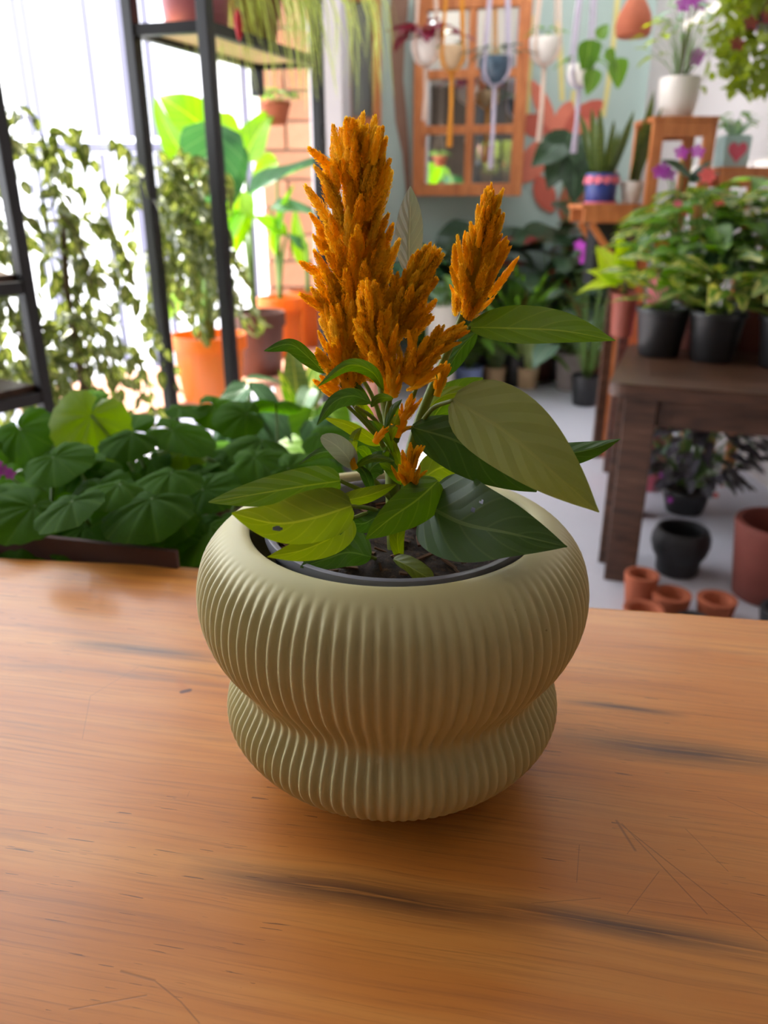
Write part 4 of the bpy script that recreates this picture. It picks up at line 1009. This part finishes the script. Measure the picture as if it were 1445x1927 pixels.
for k in range(5): blossom(t, c + Vector((rnd.uniform(-.008, .008), 0, rnd.uniform(-.008, .008))), m_mag, 0.007)

# rubber-leaved plant and friends right behind the crate
def big_leaf_plant(name, label, px, Y, zb, leaves, potm=m_blackp, r=0.07, h=0.13):
    p = at(px, 800, Y); p.z = zb; t = thing(name, label, 'plant', p); pot(t, potm, r * .8, r, h)
    for (kind, shape, bx, by, tx, ty, Yb, Yt, s, up) in leaves:
        b_, e = at(bx, by, Yb) - p, at(tx, ty, Yt) - p; d = e - b_
        stemtube(t, [(0, 0, h * .85), Vector((b_.x * .5, b_.y * .5, h * .85 + (b_.z - h * .85) * .7)), b_], 0.004, 0.0025, m_gstem, 'stalk', 8, 6)
        leaf(t, kind, shape, b_, d, up, (d.length * s, d.length, d.length))
    return t
bst = thing('plant_stool', 'dark wooden stool behind the crate carrying glossy leaved pots', 'stool', (-0.17, 1.36, 0))
MB().box((0, 0, 0.535), (0.46, 0.34, 0.03), bev=0.003).build('seat', m_dwood, bst)
for sx in (-.2, .2):
    for sy in (-.14, .14): MB().box((sx, sy, 0.26), (0.04, 0.04, 0.52)).build('leg', m_dwood, bst)
big_leaf_plant('glossy_pothos', 'glossy dark pothos between the crate and the ribbed pot', 470, 1.32, 0.55, (
    ('gloss', 'heart', 470, 725, 385, 800, 1.22, 1.16, 0.75, (-.4, -.6, .8)), ('gloss', 'heart', 480, 760, 470, 890, 1.24, 1.14, 1.1, (.1, -1, .5)), ('gloss', 'ovate', 460, 715, 530, 702, 1.28, 1.28, 0.5, (0, -.2, 1)),
    ('gloss', 'ovate', 470, 720, 560, 810, 1.2, 1.14, 0.55, (.4, -.4, .8)), ('gloss', 'heart', 440, 800, 400, 880, 1.2, 1.15, 0.8, (-.2, -.9, .4)), ('mid', 'heart', 520, 830, 560, 900, 1.2, 1.12, .9, (.2, -.9, .5))))
big_leaf_plant('sunlit_pothos', 'bright green pothos glowing behind the celosia stems', 600, 1.36, 0.55, (
    ('mid', 'heart', 590, 770, 560, 870, 1.30, 1.24, 1.0, (0, -1, .5)), ('mid', 'heart', 610, 760, 660, 830, 1.3, 1.26, 1.0, (.4, -.8, .5)), ('mid', 'heart', 560, 800, 520, 850, 1.32, 1.28, 0.9, (-.3, -.8, .5)), ('mid', 'heart', 640, 800, 680, 880, 1.3, 1.24, .9, (.3, -.8, .5)), ('gloss', 'heart', 585, 790, 640, 880, 1.26, 1.2, .8, (.1, -.9, .5)),
    ('silver', 'heart', 585, 730, 560, 780, 1.34, 1.3, .8, (0, -.7, .7))))
t = big_leaf_plant('dracaena', 'yellow-edged striped dracaena behind the glossy pothos', 565, 1.46, 0.55, (
    ('snake', 'lance', 565, 790, 548, 640, 1.44, 1.46, 1.2, (.2, -1, 0)), ('varieg', 'lance', 570, 800, 590, 655, 1.45, 1.47, 1.0, (-.2, -1, 0)), ('varieg', 'lance', 560, 790, 528, 700, 1.43, 1.42, .9, (.3, -1, 0)), ('snake', 'lance', 575, 790, 615, 690, 1.45, 1.46, .8, (-.3, -1, 0))), m_terra, 0.05, 0.10)

# ================================================================== right: low dark table with nursery pots
RT = 0.65
c0 = Vector((0.665, 2.26, 0)); rz = R(-21)
rt = thing('dark_bench', 'low dark wooden table carrying black nursery pots on the right', 'table', c0, rz)
LX, LY = 0.72, 0.74
bm = bmesh.new(); outl = []
for cx, cy, a0 in ((0.05, 0.05, 180), (LX - .02, 0.02, 270), (LX - .02, LY - .02, 0), (0.05, LY - .05, 90)):
    rr = 0.05 if cx < 0.1 else 0.02
    for k in range(6): a = R(a0 + 90 * k / 5); outl.append((cx + rr * math.cos(a), cy + rr * math.sin(a), RT - 0.04))
f = bm.faces.new([bm.verts.new(p) for p in outl]); r_ = bmesh.ops.extrude_face_region(bm, geom=[f])
for v in [e for e in r_['geom'] if isinstance(e, bmesh.types.BMVert)]: v.co.z += 0.04
bmesh.ops.recalc_face_normals(bm, faces=bm.faces); bmesh.ops.bevel(bm, geom=[e for e in bm.edges if all(v.co.z > RT - 0.001 for v in e.verts)], offset=0.006, segments=2, affect='EDGES')
me = bpy.data.meshes.new('tabletop'); bm.to_mesh(me); bm.free(); me.materials.append(m_dwood); link('tabletop', me, None, rt)
for (x, y, w) in ((0.10, 0.055, 0.095), (LX - .09, 0.06, 0.09), (0.045, 0.16, 0.05), (0.09, LY - .1, 0.09), (LX - .09, LY - .1, 0.09)):
    MB().box((x, y, (RT - 0.04) / 2), (w, w * 0.85, RT - 0.04), bev=0.004).build('leg', m_dwood, rt)
for (a, b2) in (((0.12, 0.05), (LX - .1, 0.05)), ((0.09, 0.12), (0.09, LY - .1)), ((LX - .09, .12), (LX - .09, LY - .1))):
    MB().bar(Vector((a[0], a[1], RT - 0.085)), Vector((b2[0], b2[1], RT - 0.085)), 0.03, 0.085).build('apron', m_dwood, rt)
def on_rt(px, py): return atz(px, py, RT + 0.0005)
def potted(name, label, loc, potm, rb, rt_, h, lip=0.006, lh=0.02, cat='plant', group=None, soil=0.88):
    t = thing(name, label, cat, loc, 0, group); pot(t, potm, rb, rt_, h, lip, lh, soil=soil); return t
PB = [('variegated_pothos', 'variegated pothos in the leftmost black nursery pot on the dark bench', 1238, 668, 71), ('variegated_pothos', 'variegated pothos in the middle black nursery pot on the dark bench', 1338, 678, 72), ('variegated_pothos', 'variegated pothos in the black nursery pot cut by the right edge', 1470, 690, 73)]
for nme, lab, px, py, sd in PB:
    p = on_rt(px, py); t = potted(nme, lab, p, m_blackp, 0.068, 0.086, 0.165)
    clump(t, 'varieg', 'ovate', 24, 0.15, 0.10, 0.125, 1.0, 1.5, sd, 0.0025, flat=0.7, lo=-.1)
    clump(t, 'varieg', 'lance', 8, 0.14, 0.08, 0.13, 1.0, 0.8, sd + 9, 0.0025, flat=0.5, lo=-.1)
p = on_rt(1168, 632); t = potted('lime_plant', 'lime green leaved cutting in a tall red-brown pot on the bench corner', p, simple('red_brown_plastic', (150, 74, 58), 0.5, 0.1, 12), 0.042, 0.050, 0.165, 0.004, 0.012)
for (bx, by, tx, ty, s, up) in ((1172, 535, 1095, 525, .5, (0, -.4, 1)), (1172, 530, 1182, 440, .75, (.5, -1, 0)), (1168, 530, 1130, 470, .8, (-.3, -1, .3)), (1180, 530, 1216, 520, 1.1, (0, -1, .6)), (1160, 535, 1120, 500, .7, (0, -.7, .7))):
    b_, e = at(bx, by, p.y) - p, at(tx, ty, p.y - 0.03) - p; d = e - b_
    stemtube(t, [(0, 0, .14), b_ * 0.5 + Vector((0, 0, .08)), b_], 0.003, 0.002, None, 'stalk', 6, 5); leaf(t, 'lime', 'heart', b_, d, up, (d.length * s, d.length, d.length))
rows = [('bushy_pothos', 'lush dark pothos standing in the second row of the bench', 1300, 655, 'mid', 'ovate', 81), ('bushy_pothos', 'dense pothos right of the second row on the bench', 1415, 660, 'deep', 'ovate', 82), ('flowering_peperomia', 'light green bush with coral blooms at the rear of the bench', 1285, 638, 'varieg', 'ovate', 83), ('flowering_peperomia', 'green bush with a white bract at the rear right of the bench', 1395, 640, 'mid', 'ovate', 84)]  # deep leaves of the dense pothos: shaded foliage gaps put into leaf colour
for i, (nme, lab, px, py, kind, shp, sd) in enumerate(rows):
    p = on_rt(px, py); t = potted(nme, lab, p, m_terra_d if i < 2 else m_blackp, 0.06, 0.075, 0.15)
    clump(t, kind, shp, 44, 0.14, 0.20 if i < 2 else 0.22, 0.15, 1.0, 1.4 if i < 2 else 1.65, sd, 0.0025, flat=0.5)
    if i == 2:
        for (fx, fy, mt, r) in ((1330, 332, m_coral, 0.035), (1352, 383, m_coral, 0.022), (1286, 398, m_coral, 0.024), (1245, 465, m_orfl, 0.034), (1275, 385, m_pinkfl, 0.02)):
            c = at(fx, fy, p.y - 0.12) - p; stemtube(t, [(0, 0, .14), (c.x * .6, c.y * .6, c.z * .6), c], 0.002, 0.0015, None, 'stalk', 6, 5); blossom(t, c, mt, r, 6)
    if i == 3:
        c = at(1412, 392, p.y - 0.14) - p; stemtube(t, [(0, 0, .14), (c.x * .6, c.y * .6, c.z * .6), c], 0.002, 0.0015, None, 'stalk', 6, 5); blossom(t, c, m_whitec, 0.04, 3)

# ---- under the bench
def bowl(name, label, px, py, mat, prof, cat='pot', group=None, Y=None):
    p = atz(px, py, 0.0); t = tag(MB().lathe(prof, 40).build(name, mat, None, p, True, 60), label, cat, group); return t
def rimmed(r, h, th=0.02, belly=0.0):
    return [(r * .4, 0.003), (r * .74, 0), (r * .8, .005), (r * (.92 + belly), h * .55), (r, h * .88), (r * 1.02, h * .96), (r * 1.0, h), (r - th, h), (r - th * 1.3, h * .9), (r * .6, 0.02), (r * .1, 0.018)]
m_bclay = simple('black_clay', (40, 42, 46), 0.55, 0.15, 20)
bowl('black_bowl_pot', 'rounded empty black clay pot on the floor under the bench', 1272, 1075, m_bclay, [(.03, .003), (.062, 0), (.068, .006), (.07, .045), (.074, .055), (.086, .075), (.094, .105), (.093, .13), (.084, .152), (.078, .158), (.070, .156), (.068, .145), (.078, .12), (.072, .07), (.05, .014), (.01, .012)])
bowl('large_clay_pot', 'large empty red-brown clay pot at the right under the bench', 1440, 1120, simple('red_brown_clay', (128, 64, 54), 0.7, 0.12, 14), rimmed(0.125, 0.25, 0.016))
bowl('small_clay_pot', 'small terracotta pot with thick rim before the black bowl pot', 1258, 1158, m_terra, rimmed(0.056, 0.075, 0.014))
bowl('small_clay_pot', 'small terracotta pot before the large clay pot', 1342, 1168, m_terra, rimmed(0.056, 0.075, 0.014))
bowl('small_clay_pot', 'terracotta pot half hidden behind the bench leg', 1200, 1140, m_terra, rimmed(0.05, 0.11, 0.012))
bowl('small_clay_pot', 'terracotta saucer pot peeping over the table edge by the bench leg', 1205, 1185, m_terra, rimmed(0.056, 0.07, 0.014))
bowl('black_cup_pot', 'black glazed pot cut by the right edge under the bench', 1462, 1205, m_bclay, rimmed(0.06, 0.10, 0.012))
bowl('black_saucer_pot', 'low black pot between the small terracotta pots', 1300, 1200, m_bclay, rimmed(0.05, 0.06, 0.012))
p = atz(1320, 880, 0.0); p = Vector((1.20, 2.86, 0)); t = potted('tradescantia', 'purple grey trailing plant in the shade under the bench', p, m_blackp, 0.07, 0.09, 0.10)
clump(t, 'purple', 'ovate', 130, 0.10, 0.23, 0.085, 1.1, 1.3, 91, 0.002, flat=0.2); clump(t, 'purple', 'ovate', 60, 0.10, 0.22, 0.075, 1.1, 0.5, 93, 0.002, flat=0.2); clump(t, 'silver', 'lance', 16, 0.10, 0.24, 0.07, 1.0, 1.2, 92, 0.002, flat=0.2)
for k in range(4): blossom(t, Vector((random.uniform(-.18, .1), -0.12, random.uniform(.06, .22))), (m_mag, m_coral)[k % 2], 0.014)

# ---- wooden stands against the right wall
def stand(label, x0, x1, ztop, y, depth=0.26, pedestal=False):
    t = thing('plant_stand', label, 'stand', ((x0 + x1) / 2, y, 0), 0, 'slatted orange plant stands'); w = x1 - x0; n = 5
    for k in range(n): MB().box((0, -depth / 2 + depth * (k + .5) / n, ztop - 0.009), (w, depth / n - 0.010, 0.018), bev=0.002).build('slat', m_pine, t)
    for sy in (-1, 1):
        MB().box((0, sy * (depth / 2 - 0.015), ztop - 0.045), (w - 0.02, 0.02, 0.052), bev=0.002).build('apron', m_pine, t)
        for sx in (-1, 1) if not pedestal else (1,): MB().box((sx * (w / 2 - 0.025), sy * (depth / 2 - 0.018), (ztop - 0.019) / 2), (0.042, 0.03, ztop - 0.019), bev=0.002).build('leg', m_dwood if pedestal else m_pine, t)
    if pedestal:
        MB().box((0.03, 0.02, ztop - 0.20), (0.15, 0.14, 0.25), bev=0.004).build('black_box', m_black, t)
        for sy in (-1, 1): MB().bar((-w / 2 + 0.05, sy * (depth / 2 - 0.03), ztop - 0.075), (w / 2 - 0.03, sy * (depth / 2 - 0.03), ztop - 0.30), 0.016, 0.024).build('brace', m_pine, t)
    return t
SY = 3.45
def stx(px, py): return at(px, py, SY - 0.13)
zA, zB, zC = stx(1150, 384).z, stx(1290, 218).z, stx(1400, 314).z
stand('lowest slatted plant stand carrying the navy pot', stx(1096, 384).x, stx(1216, 384).x, zA, SY, pedestal=True)
stand('tallest slatted plant stand carrying the white orchid pot', stx(1231, 218).x, stx(1356, 218).x, zB, SY)
stand('slatted plant stand carrying the heart pot', stx(1360, 314).x, 1.60, zC, SY)
p = stx(1142, 370) + Vector((0, .10, 0)); p.z = zA + .0005
t = thing('snake_plant', 'snake plant in a navy pot with pink roses on the rim', 'plant', p); pot(t, m_navy, 0.058, 0.066, 0.115)
for k in range(12):
    a = 6.283 * k / 12; blossom(t, (0.066 * math.cos(a), 0.066 * math.sin(a), 0.090), m_pinkfl, 0.021, 6, 'rose', (math.cos(a), math.sin(a), 0.2))
MB().lathe([(.045, 0.0), (.066, .001), (.066, .008), (.05, .009)], 30).build('base_ring', m_pinkfl, t)
fan(t, 'snake', 'sword', 11, 0.09, 0.24, 0.35, 5)
p = stx(1196, 365) + Vector((0.012, .10, 0)); p.z = zA + .0005
t = potted('snake_plant', 'snake plant in a small white pot beside the navy pot', p, m_whitec, 0.036, 0.046, 0.085, 0, 0)
for (tx, ty) in ((1236, 170), (1250, 200), (1200, 240), (1222, 230)):
    d = at(tx, ty, p.y) - (p + Vector((0, 0, .07))); leaf(t, 'snake', 'sword', (random.uniform(-.01, .01), 0, .07), d, (.3, -1, 0), (d.length, d.length, d.length))
p = Vector(((stx(1231, 218).x + stx(1356, 218).x) / 2, SY, zB + .0005))
t = thing('orchid', 'purple orchid with leafy sprays in the white pot on the tallest stand', 'plant', p)
pot(t, m_whitec, 0.058, 0.080, 0.145, prof=[(.03, .003), (.055, 0), (.06, .004), (.072, .05), (.078, .10), (.080, .135), (.078, .145), (.070, .145), (.066, .12), (.05, .012), (.01, .01)])
for (tx, ty, mt) in ((1300, 0, m_mag), (1285, 10, m_mag), (1315, 8, m_mag), (1307, 112, m_mag), (1312, 104, m_mag)):
    c = at(tx, ty, SY) - p; stemtube(t, [(0, 0, .13), (c.x * .3, 0, c.z * .7), c], 0.003, 0.002, m_bark, 'stalk'); blossom(t, c, mt, 0.034, 5)
clump(t, 'silver', 'ovate', 22, 0.13, 0.18, 0.06, 0.7, 1.5, 33, 0.0015); clump(t, 'olive', 'ovate', 26, 0.13, 0.2, 0.06, 0.9, 1.0, 34, 0.0015)
# heart pot
p = Vector((stx(1400, 305).x, SY, zC + .0005)); t = thing('heart_pot', 'pale aqua pot with a pink heart holding a small leafy plant', 'plant', p)
m_aqua = simple('aqua_glaze', (176, 206, 204), 0.4, 0.05, 12)
mb = MB(); mb.box((0, 0, 0.06), (0.11, 0.10, 0.12), bev=0.012); mb.build('pot', m_aqua, t, smooth=True, auto=40)
hp = []
for k in range(28):
    a = 6.283 * k / 28; hp.append(Vector((0.0024 * 16 * math.sin(a) ** 3, -0.053, 0.060 + 0.0027 * (13 * math.cos(a) - 5 * math.cos(2 * a) - 2 * math.cos(3 * a) - math.cos(4 * a)))))
slab('heart', hp, simple('pink_heart', (226, 92, 116), 0.45), t, 0.006)
clump(t, 'mid', 'ovate', 12, 0.115, 0.08, 0.06, 0.8, 0.9, 35, 0.0015); fan(t, 'silver', 'ovate', 6, 0.115, 0.09, 0.6, 36)
p = atz(1290, 420, 0.0); p = Vector((1.13, 3.14, 0)); t = potted('phalaenopsis', 'magenta orchid in a tall pot in front of the tallest stand', p, m_pinkfl, 0.07, 0.085, 0.9, 0.004, 0.03)
for (tx, ty) in ((1281, 288), (1312, 286), (1240, 325), (1258, 328), (1248, 318)):
    c = at(tx, ty, 3.05) - p; stemtube(t, [(0, 0, .8), (c.x * .5, c.y * .5, c.z * .95), c], 0.003, 0.002, None, 'stalk'); blossom(t, c, m_mag, 0.030, 5)
for (tx, ty, s) in ((1345, 320, .5), (1265, 285, .3), (1330, 300, .5)):
    e = at(tx, ty, 3.02) - p; b_ = Vector((0, 0, .82)); b_ = at(1300, 345, 3.06) - p; leaf(t, 'deep', 'ovate', b_, e - b_, (0, -.6, 1), (e - b_).length)
# vine on the right wall
p = at(1415, 60, 3.2) + Vector((0.03, 0, 0.03)); t = thing('wall_vine', 'olive green vine spilling from a pot high on the right wall', 'plant', p)
pot(t, m_terra_d, 0.08, 0.10, 0.14, 0.006, 0.02)
MB().bar((0.10, 0.0, 0.02), (0.20, 0.0, 0.02), 0.02, 0.03).build('bracket', m_black, t); MB().box((0.04, 0, -0.008), (0.22, 0.16, 0.016)).build('bracket_plate', m_black, t)
rnd = random.Random(77); spots = []
for k in range(24):
    a = rnd.uniform(2.4, 6.6); out = rnd.uniform(0.05, 0.17); dz = rnd.uniform(-0.34, 0.10)
    P = [Vector((0, 0, .13)), Vector((out * .6 * math.cos(a), out * .5 * math.sin(a), .2)), Vector((out * math.cos(a), out * .7 * math.sin(a), .13 + dz * .4)), Vector((out * 1.05 * math.cos(a), out * .75 * math.sin(a), .13 + dz))]
    stemtube(t, P, .002, .001, m_bark, 'vine_stem', 8, 4)
    spots += [q + rvec() * .015 for q in spline(P, 8)[3:]]
for k in range(620):
    v = rvec() * rnd.uniform(.45, 1.0) ** .5
    spots.append(Vector((v.x * .17 - .01, v.y * .13 - .05, v.z * .26 + .02)))
spots.sort(key=lambda q: q.y)
def vl(q): return basis(q, rvec() + Vector((0, -.4, -.3)), rvec() + Vector((0, -.6, .4)), rnd.uniform(.035, .058))
for q in spots[:290]: link('leaf', random.choice(UL['olive']['ovate']), None, t, mtx=vl(q))
vs, fs, uv = [], [], []; src = UL['olive']['ovate'][0]; uvl = [None] * len(src.vertices)
for lp in src.loops: uvl[lp.vertex_index] = tuple(src.uv_layers[0].data[lp.index].uv)
for q in spots[290:]:
    m = vl(q); k0 = len(vs); vs += [m @ v.co for v in src.vertices]; fs += [tuple(i + k0 for i in f.vertices) for f in src.polygons]; uv += uvl
o = link('foliage', mesh('foliage', vs, fs, LM['olive'], True, uv), None, t); o['kind'] = 'stuff'
for k in range(3): blossom(t, (rnd.uniform(-.2, -.05), -.18, rnd.uniform(-.15, .05)), simple('dark_red_petal', (120, 24, 24), .6), .03)

# ================================================================== hanging macrame planters along the back
def macrame(label, px, py, Y, r, cord, potm, kind, seed, tail=0.35, shape='ovate', n=10, size=0.07, reach=0.09):
    p = at(px, py, Y); t = thing('hanging_planter', label, 'planter', p, 0, 'macrame planters in front of the mirror wall')
    MB().lathe([(r * .25, 0.002), (r * .5, 0), (r * .8, r * .35), (r, r * .9), (r, r * 1.35), (r * .96, r * 1.4), (r * .88, r * 1.38), (r * .86, r * .9), (r * .4, .02), (.002, .018)], 28).build('pot', potm, t, smooth=True, auto=60)
    soil_disc(r * .86, r * 1.2, 'soil', t, m_soil2, 3, 18)
    top = 2.80 - p.z
    for k in range(4):
        a = R(45 + 90 * k)
        P = [Vector((0, 0, -0.012)), Vector((r * .86 * math.cos(a), r * .86 * math.sin(a), r * .3)), Vector((r * 1.06 * math.cos(a), r * 1.06 * math.sin(a), r * 1.0)), Vector((r * .95 * math.cos(a), r * .95 * math.sin(a), r * 2.0)), Vector((0.004 * math.cos(a), 0.004 * math.sin(a), top - .04)), Vector((0, 0, top))]
        MB().tube(spline(P, 22), 0.0075, 6).build('cord', cord, t, smooth=True)
    MB().tube([(0, 0, -.008), (0.003, 0, -tail * .5), (0, 0, -tail)], [0.012, 0.010, 0.017], 8).build('tassel', cord, t, smooth=True)
    clump(t, kind, shape, n, r * 1.2, reach, size, 1.0, 0.6, seed, 0.0015)
    return t
macrame('cream macrame planter with maroon leaves at the left of the mirror', 801, 122, 4.6, 0.080, m_cord, m_whitec, 'maroon', 51, 0.26, 'heart', 16, 0.12, 0.12)
macrame('ochre macrame planter hanging before the mirror', 850, 132, 4.55, 0.075, m_cord_o, m_beige, 'mid', 52, 0.36, 'ovate', 5, 0.05, .05)
macrame('lilac macrame planter with a dark patterned pot at the right of the mirror', 931, 158, 4.5, 0.085, m_cord_l, simple('slate_glaze', (62, 82, 98), .4, .5, 30), 'deep', 53, 0.40, 'lance', 16, 0.10, .11)
macrame('cream macrame planter with long tassel against the yellow mural stripes', 1024, 120, 4.5, 0.082, m_cord, m_whitec, 'mid', 54, 0.36, 'ovate', 12, 0.05, .09)
t = macrame('white macrame planter with trailing pothos near the red mural', 1090, 162, 4.3, 0.066, m_cord_l, m_whitec, 'mid', 55, 0.3, 'heart', 6, 0.07, .07)
pp = [Vector((0, 0, .08)), at(1115, 70, 4.2) - t.location, at(1145, 100, 4.2) - t.location, at(1165, 130, 4.2) - t.location]
stemtube(t, pp, .002, .0015, None, 'stem')
for (x, y, tx, ty, s) in ((1110, 75, 1105, 130, .09), (1125, 72, 1135, 58, .05), (1160, 110, 1165, 148, .08), (1140, 95, 1150, 108, .05), (1118, 130, 1112, 155, .07)):
    b_ = at(x, y, 4.2) - t.location; leaf(t, 'mid', 'heart', b_, at(tx, ty, 4.2) - t.location - b_, (0, -1, .3), s * 1.6)
p = at(1190, 70, 4.0); t = thing('teardrop_planter', 'terracotta teardrop hanging planter against the white wall', 'planter', p)
MB().lathe([(.02, .002), (.066, 0), (.076, .012), (.080, .045), (.072, .085), (.050, .125), (.026, .165), (.010, .192), (.003, .20)], 30).build('body', m_terra, t, smooth=True)
MB().tube([(0, 0, .19), (0, 0, 2.80 - p.z)], .002, 5).build('cord', m_cord, t)

# ================================================================== plants massed along the back wall
def floor_plant(name, label, px, Y, potm, r, h, kinds, seed):
    p = at(px, 650, Y); p.z = 0.0005; t = potted(name, label, p, potm, r * .8, r, h, 0, 0)
    for (fn, kw) in kinds: fn(t, seed=seed, **kw); seed += 1
    return t
def C(kind, shape, n, z0, reach, size, rise=1.0, spread=1.0): return (clump, dict(kind=kind, shape=shape, n=n, z0=z0, reach=reach, size=size, rise=rise, spread=spread, stalk_r=.003))
def Fn(kind, shape, n, z0, length, lean=.4): return (fan, dict(kind=kind, shape=shape, n=n, z0=z0, length=length, lean=lean))
floor_plant('aglaonema', 'plant in the periwinkle pot on the floor at the back', 885, 5.02, m_bluec, .092, .15, [C('mid', 'lance', 16, .13, .22, .24, 1.2)], 101)
floor_plant('snake_plant', 'snake plant in the left kraft pot on the back floor', 934, 5.06, m_beige, .075, .14, [Fn('snake', 'sword', 10, .12, .42, .3)], 103)
floor_plant('snake_plant', 'pale snake plant in the right kraft pot on the back floor', 996, 5.06, m_beige, .078, .14, [Fn('pale', 'sword', 10, .12, .48, .25), C('mid', 'lance', 6, .12, .2, .2, 1.2)], 105)
floor_plant('caladium', 'pale caladium in the tall grey pot on the back floor', 1076, 5.02, m_greyp, .095, .24, [C('silver', 'heart', 14, .22, .26, .26, .7)], 107)
floor_plant('alocasia', 'silver leaved alocasia standing in the back corner', 1120, 5.25, m_terra_d, .10, .2, [C('silver', 'heart', 14, .18, .42, .26, 1.2), C('deep', 'heart', 10, .18, .4, .3, 1.9)], 109)
mon = floor_plant('monstera', 'dark tall monstera against the red mural', 1050, 5.32, m_blackp, .11, .24, [C('deep', 'heart', 14, .22, .36, .34, 2.2)], 111)
for (bx, by, tx, ty) in ((1075, 250, 1040, 335), (1085, 255, 1110, 320), (1060, 265, 1010, 300), (1080, 300, 1085, 370)):
    b_, e = at(bx, by, 5.0) - mon.location, at(tx, ty, 4.92) - mon.location
    stemtube(mon, [(0, 0, .2), (b_.x * .4, b_.y * .4, b_.z * .6), b_], .006, .004, None, 'stalk', 8, 6); leaf(mon, 'deep', 'heart', b_, e - b_, (0, -1, .5), (e - b_).length * 1.1)
floor_plant('palm', 'feathery green palm below the mirror', 975, 5.12, m_blackp, .10, .22, [Fn('mid', 'strap', 46, .2, .60, .35)], 113)
floor_plant('croton', 'dark red croton among the back plants', 1020, 5.30, m_brownp, .10, .22, [C('red', 'lance', 30, .2, .34, .3, 1.9, .8)], 115)
floor_plant('philodendron', 'dark philodendron below the mirror frame', 905, 5.32, m_blackp, .11, .22, [C('deep', 'heart', 18, .2, .42, .32, 1.6), C('mid', 'heart', 8, .2, .36, .2, 1.2)], 117)
floor_plant('dieffenbachia', 'pale striped dieffenbachia left of the back plants', 800, 5.2, m_terra_d, .10, .2, [C('silver', 'ovate', 12, .18, .34, .3, 1.6), C('mid', 'ovate', 10, .18, .3, .26, 1.3)], 119)
floor_plant('fern', 'lush green fern low before the back plants', 842, 5.3, m_terra_d, .09, .14, [Fn('mid', 'strap', 40, .12, .42, .9), C('mid', 'ovate', 10, .12, .26, .16, 1.4)], 121)
t = floor_plant('bougainvillea', 'magenta flowering plant beside the bench', 1110, 4.6, m_blackp, .09, .18, [C('deep', 'ovate', 24, .16, .34, .16, 2.0)], 123)
for (x, y) in ((1100, 468), (1090, 462), (1112, 466), (1104, 482), (1098, 488)): blossom(t, at(x, y, 4.35) - t.location, m_mag, .034)
floor_plant('calathea', 'small calathea at the left end of the back row', 740, 5.25, m_whitec, .10, .2, [C('ear_d', 'ovate', 16, .18, .36, .26, 1.7)], 125)
p = at(832, 620, 4.7); p.z = 0; t = potted('white_pedestal_pot', 'tall white pot glowing behind the orange plumes', p, m_whitec, .075, .098, .58, 0, 0)
clump(t, 'mid', 'ovate', 14, .52, .22, .16, 1.0, .9, 127, .003)
